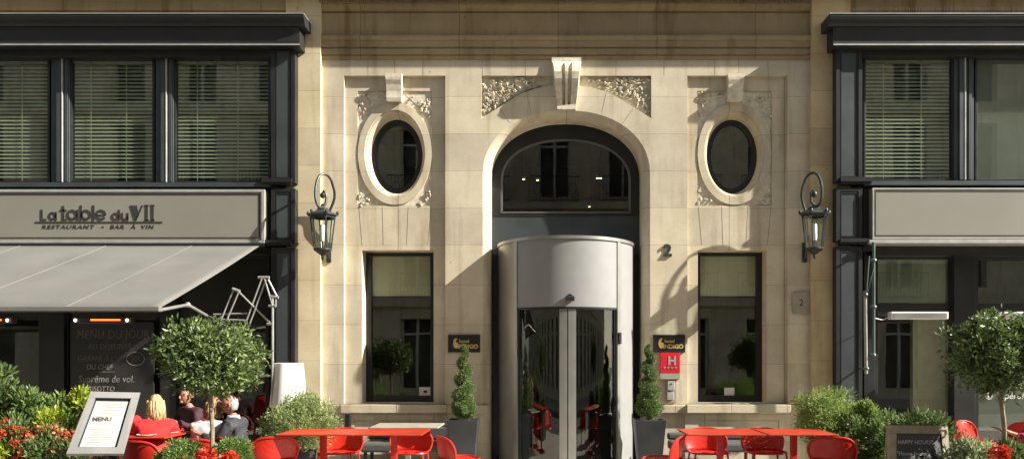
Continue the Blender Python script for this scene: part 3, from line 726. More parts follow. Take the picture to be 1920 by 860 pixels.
room(X(1600), XR, .33, 5, 0, Z(100), sr); room(X(1622), XR-.1, .10, 2.2, Z(352), Z(104), sr, INT, 'upper_interior')
mb = MB(); mb.box(X(1712,.5), X(1800,.5), .5, .6, 0, 3.1); tag(mb.build('partition', INTW, sr), 'beige partition wall behind the glass')
mb = MB()
for s_ in (1,): 
    dp = MB().box(X(1838,GY)-.0, X(1960,GY), GY+.042, GY+.05, .5, 1.62).build('frosted_door_film', ROLLERG, sr)
def ringpts(cx, cz, r, y, n=14): return [(cx+r*math.cos(2*math.pi*k/n), y, cz+r*math.sin(2*math.pi*k/n)) for k in range(n)]
mb = MB()
for yy_ in (724, 742): mb.tube(ringpts(X(1856,GY), Z(yy_,GY), .045, GY+.024), .006, 5, closed=True); mb.box(X(1856,GY)-.02, X(1856,GY)+.02, GY+.02, GY+.026, Z(yy_,GY)-.02, Z(yy_,GY)+.012)
mb.build('door_icons', WHITE, sr)
text('Apérol', 'door_lettering', WHITE, .13, (X(1874,GY), GY+.022, Z(747,GY)), sr, ext=.001, shear=.2)

# bird spikes on both dark cornices
for a, b_, par in ((1562,1990,sr),):
    mb = MB(); x = X(a)
    while x < X(b_):
        mb.tube([(x,-.40,Z(28,-.4)), (x+random.uniform(-.01,.01),-.41+random.uniform(-.03,.03),Z(28,-.4)+.10)], .0018, 3, cap=False); x += .022
    tag(mb.build('bird_spikes', PIPE, par), 'row of thin bird spikes along the cornice top')

# ------------------------------------------------------------------ awning (left)
aw = thing('awning', 'light grey canvas awning stretched out over the restaurant terrace', 'awning', (X(200),-.3,Z(458)))
AY0, AY1 = -.28, -3.15
ax1 = X(488, AY0); za0 = Z(459.5, AY0); za1 = Z(576, AY1); ax0 = X(-420)
ax1f = X(300, AY1)
mb = MB(); nx, ny = 60, 10; rings = []
for j in range(ny+1):
    t = j/ny; row = []
    for i in range(nx+1):
        u = i/nx; xr = ax1+(ax1f-ax1)*t; xx = ax0+(xr-ax0)*u
        sag = -.012*math.sin(math.pi*t)+.006*math.sin(u*nx*.9)*math.sin(math.pi*t)
        row.append((xx, AY0+(AY1-AY0)*t, za0+(za1-za0)*t+sag))
    rings.append(row)
mb.loft(rings, False)
o = mb.build('canopy', CANVAS, aw, smooth='all', fixn=True)
so = o.modifiers.new('thick', 'SOLIDIFY'); so.thickness = .006; so.offset = -1
mb = MB()
for i in range(1, 10):
    xx = ax1f-.02-i*1.2+1.2*.2
    if xx < ax0: break
    mb.tube([(xx, AY0+(AY1-AY0)*t, za0+(za1-za0)*t-.012*math.sin(math.pi*t)+.0) for t in [k/10 for k in range(11)]], .006, 4)
mb.build('seam', CANVAS, aw)
mb = MB(); mb.box(ax0, ax1f+.01, AY1-.04, AY1+.03, za1-.045, za1+.012); mb.build('front_bar', CANVAS, aw, bevel=.01)
MB().pbox(-700, 492, 456.3, 461, -.33, -.02).build('cassette', DARK, aw, bevel=.01)
mb = MB(); e = Vector((X(352,-1.9), -1.9, Z(571,-1.9))); mb.tube([(ax1f-.02, AY1, za1-.03), e], .018, 8); mb.tube([e, (X(420,-.3), -.3, Z(610,-.3))], .02, 8); mb.ell(e, (.035,.035,.035)); mb.build('folding_arm', PIPE, aw, smooth=True)

# folded arms east
arm = thing('folded_awning_arm', 'green grey folded awning arm of upright tubes against the bar pilaster', 'awning arm', (X(1635,-.4),-.4,Z(670,-.4)))
mb = MB(); Yq = -.42
mb.tube([(X(1638,Yq),Yq,Z(454,Yq)),(X(1638,Yq),Yq,Z(668,Yq))], .022, 10); mb.build('upright_tube', PIPEG, arm, smooth=True)
mb = MB(); mb.tube([(X(1622,Yq),Yq,Z(545,Yq)),(X(1624,Yq),Yq,Z(700,Yq))], .024, 10); mb.build('lower_tube', PIPE, arm, smooth=True)
mb = MB()
mb.tube([(X(1637,Yq),Yq-.03,Z(500,Yq)),(X(1622,Yq),Yq-.03,Z(560,Yq)),(X(1628,Yq),Yq-.03,Z(480,Yq))], .01, 8); mb.build('elbow_rod', PIPEG, arm, smooth=True)
for px_, py_ in ((1638,488),(1622,552),(1638,575),(1637,665),(1624,690)): MB().ell((X(px_,Yq),Yq-.01,Z(py_,Yq)), (.038,.04,.03)).box(X(px_,Yq)-.045,X(px_,Yq)+.02,Yq-.03,Yq+.03,Z(py_,Yq)-.02,Z(py_,Yq)+.02).build('joint', PIPEG, arm, bevel=.006)
# east pole bracket to wall, so that the arm hangs on something
mb = MB(); mb.tube([(X(1638,Yq),Yq,Z(456,Yq)),(X(1640,-.28),-.26,Z(456,-.28))], .015); mb.tube([(X(1624,Yq),Yq,Z(690,Yq)),(X(1612,-.24),-.22,Z(690,-.24))], .015); mb.build('wall_bracket', PIPEG, arm)

# ------------------------------------------------------------------ articulated pole (west)
ap = thing('articulated_stand', 'tall galvanised tube stand with scissor arms rising behind the bay tree', 'awning arm', (X(511,-1.2),-1.2,0))
Yq = -1.2
def T(px_, py_, Y=Yq): return Vector((X(px_,Y), Y, Z(py_,Y)))
MB().tube([(X(511,Yq),Yq,0), T(511,556)], .017, 10).build('pole', PIPE, ap, smooth=True)
mb = MB()
for a, b_ in (((491,521),(456,617)),((499,523),(464,618)),((503,524),(519,555)),((496,522),(511,573)),((447,546),(476,575)),((476,575),(508,607)),((437,545),(414,600)),((447,548),(425,600)),((400,589),(462,587)),((400,598),(462,600))):
    mb.tube([T(*a, Yq+random.uniform(-.04,.04)), T(*b_, Yq+random.uniform(-.04,.04))], .0115, 8)
mb.build('scissor_arm', PIPE, ap, smooth=True)
mb = MB()
for a, b_ in (((484,520),(505,520)),((436,541),(450,546)),((507,556),(522,557)),((504,573),(517,573)),((501,607),(511,607))): mb.tube([T(*a), T(*b_)], .02, 8)
mb.tube([T(517,556),T(517,574)], .012); mb.build('bracket', PIPE, ap, smooth=True)
MB().lathe((X(511,Yq),Yq,0), [(0,.03),(.2,.025),(.22,0)], 24).build('base', DARK, ap)

# ------------------------------------------------------------------ wall lanterns
def lantern(px, py_cap, mx, label):
    Y = -.42; c = Vector((X(px,Y), Y, 0)); k = (DIST+Y)/F
    zc = Z(py_cap, Y)            # cap rim level
    t = thing('wall_lantern', label, 'lantern', (X(mx), 0, Z(482)), 0, 'lanterns flanking the entrance bay')
    # wall plate and arm
    mxx = X(mx)
    MB().box(mxx-.035, mxx+.035, -.025, -.001, Z(492), Z(455)).build('wall_plate', LAMPM, t, bevel=.008)
    zt = zc+70*k
    sg = 1 if mx > px else -1
    def L3(dx, y_, py_): return (c.x+sg*dx*(DIST+y_)/F, y_, Z(py_,y_)) 
    d0 = py_cap-402
    pts = [(mxx,-.03,Z(484)),(mxx,-.09,Z(470)),(mxx,-.15,Z(420)),L3(13.5,-.20,372+d0),L3(12.5,-.27,345+d0),L3(8,-.33,331+d0),L3(1,-.40,326+d0),L3(-6,-.47,333+d0),L3(-9.5,-.51,352+d0),L3(-9,-.52,372+d0),L3(-5,-.50,386+d0),L3(1,-.46,388+d0),L3(6,-.43,380+d0),L3(6.5,-.42,366+d0),L3(2,-.42,358+d0),L3(-1.5,-.42,364+d0)]
    ar = MB().tube(spline(pts, 6), [.019]*(6*15-20)+[.019-.00045*k_ for k_ in range(21)], 8).build('arm', LAMPM, t, smooth=True)
    mb = MB(); mb.ell(L3(0,-.42,366+d0), (.038,.03,.045)); mb.tube([L3(0,-.43,386+d0),(c.x,-.42,zc+.13)], .014)
    mb.build('scroll', LAMPM, ar, smooth=True)
    # cap
    mb = MB(); mb.lathe((c.x,Y,zc), [(.0,.15),(.022,.145),(.028,.12),(.02,.105),(.075,.085),(.10,.05),(.14,.03),(.205,.005),(.215,-.012),(.19,-.03),(.165,-.045)], 6)
    for q in range(6):
        a = q*math.pi/3; mb.ell((c.x+.205*math.cos(a), Y+.205*math.sin(a), zc+.015), (.02,.02,.03))
    cp = mb.build('cap', LAMPM, t)
    # body: hexagonal tapered, r .17 -> .11
    zb = zc-.045; h = .44
    fr = MB(); gl = MB()
    for q in range(6):
        a = q*math.pi/3; a2 = (q+1)*math.pi/3
        p1 = Vector((c.x+.172*math.cos(a), Y+.172*math.sin(a), zb)); p2 = Vector((c.x+.118*math.cos(a), Y+.118*math.sin(a), zb-h))
        p3 = Vector((c.x+.172*math.cos(a2), Y+.172*math.sin(a2), zb)); p4 = Vector((c.x+.118*math.cos(a2), Y+.118*math.sin(a2), zb-h))
        fr.tube([p1, p2], .009, 6); fr.tube([p1, p3], .01, 6); fr.tube([p2, p4], .012, 6)
        gl.add([p1*.98+Vector((c.x,Y,zb))*.02, p2, p4, p3*.98+Vector((c.x,Y,zb))*.02], [(0,1,2,3)])
    fr.build('frame', LAMPM, t, smooth=True); gl.build('glass', GLL, t)
    MB().lathe((c.x,Y,zb-h), [(.125,.01),(.125,-.012),(.10,-.03),(.05,-.065),(.022,-.085),(.02,-.10),(.028,-.11),(.02,-.125),(.006,-.15),(0,-.15)], 12).build('finial', LAMPM, t, smooth=True)
    MB().lathe((c.x,Y,zb-.33), [(0,-.0),(.03,0),(.038,.03),(.036,.2),(.028,.23),(0,.235)], 12).build('bulb', FROST, t, smooth=True)
    mb = MB(); mb.tube([(c.x,Y,zb-h),(c.x,Y,zb-.33)], .012); mb.build('lamp_holder', LAMPM, t)
lantern(605, 402, 617, 'west wall lantern on its crook arm beside the restaurant pilaster, in full sun')
lantern(1527, 400, 1508, 'east wall lantern on its crook arm beside the bar pilaster, against shaded stone')

# ------------------------------------------------------------------ signs on the stone
def plaque(px0, px1, label):
    Y = -.03; t = MB().pbox(px0, px1, 627, 660, Y, -.001).build('hotel_plaque', BLACK, None, bevel=.003)
    tag(t, label, 'sign', 'black hotel plaques beside the entrance')
    x0 = px0
    mb = MB(); c = (X(x0+15,Y), Z(643,Y)); n = 16
    o_ = [(c[0]+.052*math.cos(a)*.8, c[1]+.072*math.sin(a)) for a in [math.pi*.42+k*math.pi*1.25/n for k in range(n+1)]]
    i_ = [(c[0]+.018+.030*math.cos(a)*.8, c[1]+.004+.050*math.sin(a)) for a in [math.pi*.42+k*math.pi*1.25/n for k in range(n+1)]][::-1]
    mb.slab(o_+i_, [], Y-.004, Y+.001); mb.ell((c[0]+.005, Y-.002, c[1]-.02), (.03,.004,.035), 10, 6); mb.build('emblem', GOLD, t)
    text('hotel', 'lettering', GOLD, .07, (X(x0+21,Y), Y-.003, Z(642,Y)), t, ext=.002, off=.001)
    text('INDIGO', 'lettering', GOLD, .082, (X(x0+18,Y), Y-.003, Z(652.5,Y)), t, ext=.002, off=.003)
plaque(840, 900, 'black plaque with gold lettering west of the entrance door')
plaque(1225, 1285, 'black plaque with gold lettering east of the entrance door, above the red sign')
t = MB().pbox(1238, 1275, 660.5, 699, -.045, -.001).build('hotel_star_sign', SIGNR, None, bevel=.003)
tag(t, 'red square sign with pale H and four stars beside the door', 'sign')
text('H', 'lettering', PAPER, .17, (X(1252,-.045), -.047, Z(683,-.045)), t, ext=.002, off=.006)
mb = MB()
for q in range(4):
    cx_, cz_ = X(1246+q*7,-.045), Z(688.5,-.045); s5 = []
    for k in range(10):
        a = math.pi/2+k*math.pi/5; r_ = .021 if k % 2 == 0 else .009; s5.append((cx_+r_*math.cos(a), cz_+r_*math.sin(a)))
    mb.slab(s5, [], -.049, -.044)
mb.build('star', PAPER, t)
MB().pbox(1238, 1275, 699.3, 710, -.045, -.001).build('grey_strip', GREYP, t)
t = thing('intercom', 'grey metal intercom and mailbox plates under the red sign', 'intercom', (X(1258),0,Z(752)))
MB().pbox(1248, 1269, 712, 754, -.02, -.001).build('back_plate', GREYP, t, bevel=.003)
MB().pbox(1252, 1265, 714, 731, -.05, -.02).build('call_box', EDGE, t, bevel=.004); MB().pbox(1251, 1263, 735, 749, -.045, -.02).build('letter_box', EDGE, t, bevel=.004)
mb = MB(); mb.ell((X(1259,-.05), -.05, Z(719,-.05)), (.012,.01,.012)); mb.build('call_button', BLACK, t)
o = text('2', 'house_number', LAMPM, .235, (X(1244), -.012, Z(479.5)), None, ext=.012, off=.008)
tag(o, 'dark metal house number two fixed on the lit stone pier', 'number')
t = MB().box(X(1485), X(1519), -.03, -.018, Z(588), Z(547)).build('number_plate', GREYP, None, bevel=.003); tag(t, 'faint grey glass number plate on the shaded stone pier', 'sign')
t2 = text('2', 'lettering', INT, .13, (X(1497), -.032, Z(573)), t, ext=.001)
mb = MB()
for a in (1489,1515):
    for b_ in (551,584): mb.tube([(X(a),-.036,Z(b_)),(X(a),-.0,Z(b_))], .008, 8)
mb.build('fixing', STEEL, t)

# ------------------------------------------------------------------ heaters
def heater(px0, px1, py0, py1, Y, lit, label, frame=False):
    t = thing('patio_heater', label, 'heater', (X((px0+px1)/2,Y), Y, Z(py1,Y)), 0, 'bar heaters under the awnings')
    mb = MB(); x0, x1, z0, z1 = X(px0,Y), X(px1,Y), Z(py1,Y), Z(py0,Y)
    mb.box(x0, x1, Y, Y+.12, z0, z1); mb.build('housing', WHITE if not lit else DARKP, t, bevel=.012)
    MB().box(x0+.03, x1-.03, Y-.006, Y+.002, z0+.02, z1-.02).build('reflector', STEEL if not lit else INT, t)
    if lit:
        MB().tube([(x0+(x1-x0)*.32, Y-.014, (z0+z1)/2+.005),(x0+(x1-x0)*.82, Y-.014, (z0+z1)/2+.005)], .011).build('element', emis('glowing_element', (1,.16,.03), 1.3), t)
        wm = emis('warm_lamp', (1,.72,.36), 3)
        for xq in (x0+.05, x1-.05): MB().ell((xq, Y-.02, (z0+z1)/2), (.022,.012,.022)).build('lamp', wm, t)
    mb = MB(); mb.tube([((x0+x1)/2, Y+.1, (z0+z1)/2),((x0+x1)/2, .26, (z0+z1)/2+.1)], .012); mb.build('bracket', DARK, t)
heater(136, 246, 594, 606, -.25, True, 'glowing bar heater above the large chalk menu board')
heater(-80, 22, 594, 606, -.25, True, 'glowing bar heater cut off at the left edge of the photo')
heater(1671, 1779, 584, 598, -.30, False, 'white bar heater in front of the first bar door')
heater(1880, 1990, 584, 598, -.30, False, 'white bar heater behind the crown of the east bay tree')
mb = MB(); mb.tube(spline([(X(1671,-.25),-.25,Z(592,-.25)),(X(1662,-.25),-.25,Z(596,-.25)),(X(1655,-.25),-.25,Z(599,-.25)),(X(1641,-.4),-.4,Z(596,-.4))],5), .006, 6); tag(mb.build('power_cable', WHITE), 'thin white cable looping from the heater to the upright tube', 'cable')

# ------------------------------------------------------------------ chalk menu board on the shopfront
t = MB().pbox(132, 288, 603, 800, .14, .17).build('menu_board', BOARD, None, bevel=.003); tag(t, 'large black chalk menu board hanging under the awning', 'board')
CHALK2 = mat('smudged_chalk', (.22,.21,.19), .9, noise=.5, nscale=30); CHALK3 = mat('faint_chalk', (.11,.095,.085), .9, noise=.5, nscale=30)
for s_, px_, py_, sz, mm in (('MENU DU JOUR',143,634,.175,CHALK3),('AU DÉJEUNER',165,654,.12,CHALK3),('GARNIE À L\'',145,677,.12,CHALK3),('20€',245,676,.11,CHALK3),('DU CHEF',162,692,.11,CHALK2),('Suprême de vol.',147,716,.145,CHALK2),('RISOTTO',165,733,.11,CHALK2),):
    text(s_, 'chalk_lettering', mm, sz, (X(px_,.14), .138, Z(py_,.14)), t, ext=.001, shear=.1, space=1.05, sx=.82)
mb = MB(); mb.tube([(X(254,.14)+.13*math.cos(a), .138, Z(672,.14)+.1*math.sin(a)) for a in [k*.35 for k in range(18)]], .004, 4, closed=True); mb.pbox(183,214,696,697,.136,.139); mb.build('chalk_mark', CHALKD, t)

# ------------------------------------------------------------------ foliage
def leafcloud(mb, centers, n, ln, wd, spread, rnd, origin=None, up=.3, fold=.25):
    for _ in range(n):
        c, s_ = rnd.choice(centers)
        g = Vector((rnd.gauss(0,1), rnd.gauss(0,1), rnd.gauss(0,1))); g.normalize(); g *= spread*s_*rnd.random()**.45
        p = Vector(c)+g
        d = g.normalized()*.8+Vector((rnd.uniform(-1,1), rnd.uniform(-1,1), rnd.uniform(-1,1)+up))
        if origin is not None: d += (p-Vector(origin)).normalized()*.7
        d.normalize()
        s1 = d.cross(Vector((rnd.uniform(-1,1), rnd.uniform(-1,1), rnd.uniform(-1,1)))).normalized(); nn_ = d.cross(s1)
        l = ln*rnd.uniform(.65,1.3); w2 = wd*rnd.uniform(.7,1.2)/2
        b = len(mb.v)
        mb.v += [tuple(p), tuple(p+d*l*.5+s1*w2+nn_*w2*fold), tuple(p+d*l), tuple(p+d*l*.5-s1*w2+nn_*w2*fold)]
        mb.f += [[b, b+1, b+2], [b, b+2, b+3]]; mb.m += [mb.mi, mb.mi]
def ell_centers(c, r, n, rnd, shell=.55):
    out = []
    while len(out) < n:
        v = Vector((rnd.uniform(-1,1), rnd.uniform(-1,1), rnd.uniform(-1,1)))
        if v.length > 1 or v.length < .05: continue
        v = v.normalized()*(shell+(1-shell)*rnd.random()**.8)
        out.append(((c[0]+v.x*r[0], c[1]+v.y*r[1], c[2]+v.z*r[2]), rnd.uniform(.6,1.25)))
    return out
def bay_tree(px, Y, pyc, pxr, pyr, label, seed, pybot=830):
    rnd = random.Random(seed); k = (DIST+Y)/F
    c = (X(px,Y), Y, Z(pyc,Y)); r = (pxr*k*.86, pxr*k*.8, pyr*k*.86)
    t = thing('bay_tree', label, 'tree', (c[0],Y,.55), 0, 'clipped bay trees at the terrace edge')
    mb = MB(); cs = [(c0, s0*rnd.choice((.6,.9,1.1,1.35))) for c0, s0 in ell_centers(c, r, 100, rnd, .4)]; leafcloud(mb, cs, 15000, .056, .024, .13, rnd, None, .25)
    mb.build('crown', L_BAY, t, fixn=False)
    mb = MB(); mb.tube(spline([(c[0],Y,.5),(c[0]+.012,Y,.9),(c[0]-.01,Y+.01,1.2),(c[0],Y,c[2]-.1)],6), .021, 8)
    for _ in range(26):
        e = rnd.choice(cs)[0]; mb.tube(spline([(c[0],Y,c[2]-r[2]*rnd.uniform(.3,1)), ((c[0]+e[0])/2, (Y+e[1])/2, (c[2]+e[2])/2-.03), e],3), [.009]*6+[.004], 5)
    mb.build('trunk', BARK, t, smooth=True)
    return t
bay_tree(396, -3.85, 671, 100, 69, 'bay tree with pale trunk in front of the seated guests', 1)
bay_tree(1881, -3.85, 663, 112, 76, 'bay tree with dark trunk at the east edge of the terrace', 2)

def bush(name, label, cat, px, Y, py0, py1, pxr, lm, n, ln, wd, seed, group=None, nc=60, spread=.10, depth=None, up=.6, pot=None, stems=True, shell=.3):
    rnd = random.Random(seed); k = (DIST+Y)/F
    zc = Z((py0+py1)/2, Y); rz = (py1-py0)/2*k; rx = pxr*k; c = (X(px,Y), Y, zc)
    t = thing(name, label, cat, (c[0], Y, zc-rz), 0, group)
    mb = MB(); cs = ell_centers(c, (rx*.85, (depth or rx*.8), rz*.85), nc, rnd, shell)
    base = (c[0], Y, zc-rz*1.1)
    leafcloud(mb, cs, n, ln, wd, spread, rnd, base, up)
    mb.build('foliage', lm, t, fixn=False)
    if stems:
        mb = MB()
        for i in range(14):
            e = cs[i % len(cs)][0]; mb.tube([base, ((base[0]+e[0])/2+.02, (base[1]+e[1])/2, (base[2]+e[2])/2), e], [.007,.005,.003], 5)
        mb.build('stem', BARK, t)
    if pot:
        m2 = MB(); pr_ = pot[0]; zt = zc-rz+pot[2]; m2.lathe((c[0],Y,0), [(pr_*.75,0),(pr_,zt),(pr_-.02,zt),(pr_-.03,zt-.04),(0,zt-.04)], 4 if pot[1] else 20, a0=math.pi/4, a1=math.pi/4+2*math.pi)
        m2.build('pot', POT, t)
    return t
bush('feathery_shrub', 'light green feathery maple shrub between white lamp and the red table', 'shrub', 566, -1.6, 730, 848, 80, L_MAPLE, 17000, .045, .011, 11, nc=110, spread=.12, pot=(.20, True, .03), up=.2)
bush('feathery_shrub', 'pale green feathery shrub at the foot of the bar pilaster, behind the red chair', 'shrub', 1552, -1.7, 724, 850, 84, L_MAPLE2, 12000, .05, .012, 12, nc=90, spread=.12, pot=(.22, True, .03), up=.2)
bush('green_shrub', 'leafy green shrub to the right of the pale feathery shrub', 'shrub', 1640, -2.2, 762, 885, 70, L_GREEN2, 8000, .055, .018, 13, nc=36, spread=.14, up=.3)
bush('green_shrub', 'single upright light green shoot in front of the bar pilaster tubes', 'shrub', 1628, -2.0, 748, 800, 24, L_MAPLE2, 1400, .05, .016, 14, nc=14, spread=.07)
for i, (px_, py0, py1, r_, lab) in enumerate(((1722,765,860,62,'low green shrub directly behind the chalk A-board'),(1790,822,880,40,'low dark shrub between A-board and red armchair'))):
    bush('green_shrub', lab, 'shrub', px_, -2.9, py0, py1, r_, L_GREEN, 4200, .055, .018, 20+i, nc=40, up=.4)
bush('variegated_shrub', 'white edged variegated shrub right of the chalk A-board', 'shrub', 1822, -3.9, 824, 900, 44, L_VAR, 2600, .05, .022, 31, nc=26, up=.6)
bush('variegated_shrub', 'dark green shrub at the foot of the east bay tree', 'shrub', 1895, -3.9, 826, 900, 48, L_GREEN, 2600, .05, .022, 32, nc=26, up=.6)
# left bed
bush('green_shrub', 'tall dark leafy shrub cut by the left edge of the photo', 'shrub', -14, -3.6, 665, 800, 30, L_GREEN, 1500, .07, .026, 41, nc=26, up=.6)
bush('green_shrub', 'broad green shrub second from the left edge', 'shrub', 56, -3.5, 738, 860, 52, L_GREEN2, 6500, .065, .02, 42, nc=26, spread=.13, up=.8)
bush('green_shrub', 'green shrub just left of the menu stand', 'shrub', 118, -3.4, 746, 850, 44, L_MAPLE2, 5000, .065, .02, 43, nc=22, spread=.13, up=.8)
bush('lime_shrub', 'bright lime green tuft beside the menu stand', 'shrub', 148, -3.45, 728, 775, 22, L_YEL, 600, .06, .022, 44, nc=9, spread=.07, up=.6)
bush('lime_shrub', 'bright lime green patch among the dark shrubs on the left', 'shrub', 92, -3.9, 765, 815, 26, L_YEL, 500, .06, .022, 45, nc=9, spread=.07, up=.6)
bush('lime_shrub', 'lime green tuft low among the red flowers', 'shrub', 14, -4.2, 834, 862, 22, L_YEL, 260, .05, .02, 46, nc=6, spread=.06, up=.6)
for i, (px_, py0, py1, r_, lab) in enumerate(((20,790,885,48,'red flowering bush in the left corner'),(88,800,890,44,'red flowering bush left of the menu stand'),(140,815,890,34,'red flowering bush under the menu stand'))):
    b_ = bush('flowering_bush', lab, 'flowering bush', px_, -4.1, py0, py1, r_, L_GREEN, 2600, .05, .018, 50+i, 'red flowering bushes in the left bed', nc=30, up=.6)
    rnd = random.Random(90+i); m_ = MB(); k = (DIST-4.1)/F
    cs = ell_centers((X(px_,-4.1),-4.1,Z((py0+py1)/2,-4.1)), (r_*k*.95, r_*k*.9, (py1-py0)/2*k), 26, rnd, .9)
    leafcloud(m_, cs, 620, .032, .026, .045, rnd, None, .3); m_.build('flowers', L_RED if i != 1 else L_PINK, b_, fixn=False)
def ball(px, Y, pyt, pr_, label, seed):
    rnd = random.Random(seed); k = (DIST+Y)/F; r_ = pr_*k; c = (X(px,Y), Y, Z(pyt,Y)-r_)
    t = thing('box_ball', label, 'box bush', (c[0],Y,c[2]-r_), 0, 'clipped box balls')
    mb = MB(); cs = ell_centers(c, (r_*.88,r_*.88,r_*.88), 90, rnd, .75); leafcloud(mb, cs, 7000, .026, .013, .055, rnd, c, .2); mb.build('foliage', L_BOX, t, fixn=False)
    mb = MB(); mb.tube([(c[0],Y,c[2]-r_*1.3),(c[0],Y,c[2])], .015); mb.build('stem', BARK, t)
ball(340, -3.9, 820, 46, 'larger clipped box ball left of the bay tree trunk', 61)
ball(438, -3.9, 819, 36, 'smaller clipped box ball right of the bay tree trunk', 62)
def geranium(px, py, Y, label, seed, r_=.07):
    rnd = random.Random(seed); c = (X(px,Y), Y, Z(py,Y)); t = thing('red_flower', label, 'flower', (c[0],Y,c[2]-.2), 0, 'single red flower heads')
    mb = MB(); cs = ell_centers(c, (r_,r_,r_*.7), 16, rnd, .5); leafcloud(mb, cs, 300, .035, .03, .03, rnd, c, .2); mb.build('flower_head', L_RED, t, fixn=False)
    MB().tube([c,(c[0],Y,c[2]-.25)], .005).build('stem', BARK, t)
geranium(388, 857, -4.2, 'red flower head below the bay tree trunk', 71); geranium(432, 859, -4.2, 'red flower head in front of the smaller box ball', 72, .06)
geranium(1877, 848, -4.3, 'red flower head below the east bay tree', 73)
bush('hanging_flowers', 'coral flowers on the bush beside the red armchair', 'flowering bush', 1803, -3.2, 794, 840, 14, L_PINK, 240, .035, .03, 75, nc=9, spread=.06)
# troughs carrying the beds
for a, b_, Y, lab in ((-60,500,-3.85,'long dark planter trough below the west plants'),(1690,1980,-3.85,'long dark planter trough below the east plants')):
    t = thing('planter_trough', lab, 'planter', (X((a+b_)/2,Y),Y,0), 0, 'long planter troughs')
    mb = MB(); x0, x1 = X(a,Y), X(b_,Y); mb.box(x0,x1,Y-.3,Y+.45,0,.04)
    mb.box(x0,x1,Y-.3,Y-.27,.04,.52); mb.box(x0,x1,Y+.42,Y+.45,.04,.52); mb.box(x0,x0+.03,Y-.27,Y+.42,.04,.52); mb.box(x1-.03,x1,Y-.27,Y+.42,.04,.52); mb.build('box', POT, t)
    MB().box(x0+.03,x1-.03,Y-.27,Y+.42,.04,.48).build('soil', SOIL, t)
for px_, Y in ((1640,-2.2),(1722,-2.9),(1790,-2.9)):
    t = thing('square_planter', 'low square dark planter hidden below the shrubs', 'planter', (X(px_,Y),Y,0), 0, 'low square planters below shrubs'); MB().lathe((X(px_,Y),Y,0), [(.2,0),(.24,.34),(.22,.34),(.21,.3),(0,.3)], 4, math.pi/4, math.pi/4+2*math.pi).build('box', POT, t)

# spiral topiaries
def topiary(px, label, seed, mir=1, potx=None):
    Y = -.62; rnd = random.Random(seed); x = X(px,Y); z0, z1 = Z(785,Y), Z(648,Y)
    t = thing('spiral_topiary', label, 'topiary', (x,Y,0), 0, 'spiral topiaries flanking the entrance')
    cs = []; n = 110
    for i in range(n):
        u = i/(n-1); rad = .165*(1-u)**.65+.03; a = mir*(u**.9*math.pi*2*4.1)+2.2
        off = rad*.40*min(1, u*4+.15)
        cs.append(((x+off*math.cos(a), Y+off*math.sin(a), z0+.10+u*(z1-z0-.10)), 1.0*rad/.10))
    low = ell_centers((x,Y,z0+.15), (.15,.15,.12), 50, rnd, .6); cs += [(c, 1.0) for c, s_ in low]
    mb = MB()
    for c, s_ in cs: leafcloud(mb, [(c, s_)], int(50+100*s_), .020, .011, .062, rnd, (x,Y,c[2]), .1)
    mb.build('foliage', L_SPIR, t, fixn=False)
    MB().tube([(x,Y,z0-.1),(x,Y,z1-.03)], [.02,.006], 8).build('stem', BARK, t)
    p = thing('tall_planter', label.replace('spiral topiary', 'tall tapered dark planter holding the spiral topiary'), 'planter', (x,Y,0), 0, 'tall tapered planters flanking the entrance')
    px2 = X(potx or px, Y); M = MB()
    def sq(h, z): return [(px2-h,Y-h,z),(px2+h,Y-h,z),(px2+h,Y+h,z),(px2-h,Y+h,z)]
    M.loft([sq(.14,0), sq(.205,z0), sq(.185,z0), sq(.175,z0-.04)]); M.add(sq(.175,z0-.04), [(0,1,2,3)]); M.add(sq(.14,0), [(0,1,2,3)])
    M.build('pot', POT, p, bevel=.006)
topiary(870, 'spiral topiary to the west of the entrance door', 81, 1); topiary(1217, 'spiral topiary to the east of the entrance door', 82, -1)

# ------------------------------------------------------------------ white lamp
Y = -1.05; t = thing('floor_lamp', 'large white tapered lampshade standing lamp before the restaurant pilaster', 'lamp', (X(541,Y),Y,0))
zt, zb = Z(680,Y), Z(760,Y); MB().lathe((X(541,Y),Y,0), [(.185,zt),(.235,zb),(.23,zb),(.18,zt-.004),(.0,zt-.004)], 32).build('lampshade', mat('lamp_fabric', (.85,.84,.80), .7, noise=.01), t, smooth=True)
MB().tube([(X(541,Y),Y,0),(X(541,Y),Y,zt-.02)], .02).build('pole', WHITE, t); MB().lathe((X(541,Y),Y,0), [(0,.04),(.2,.035),(.22,0)], 24).build('base', WHITE, t)

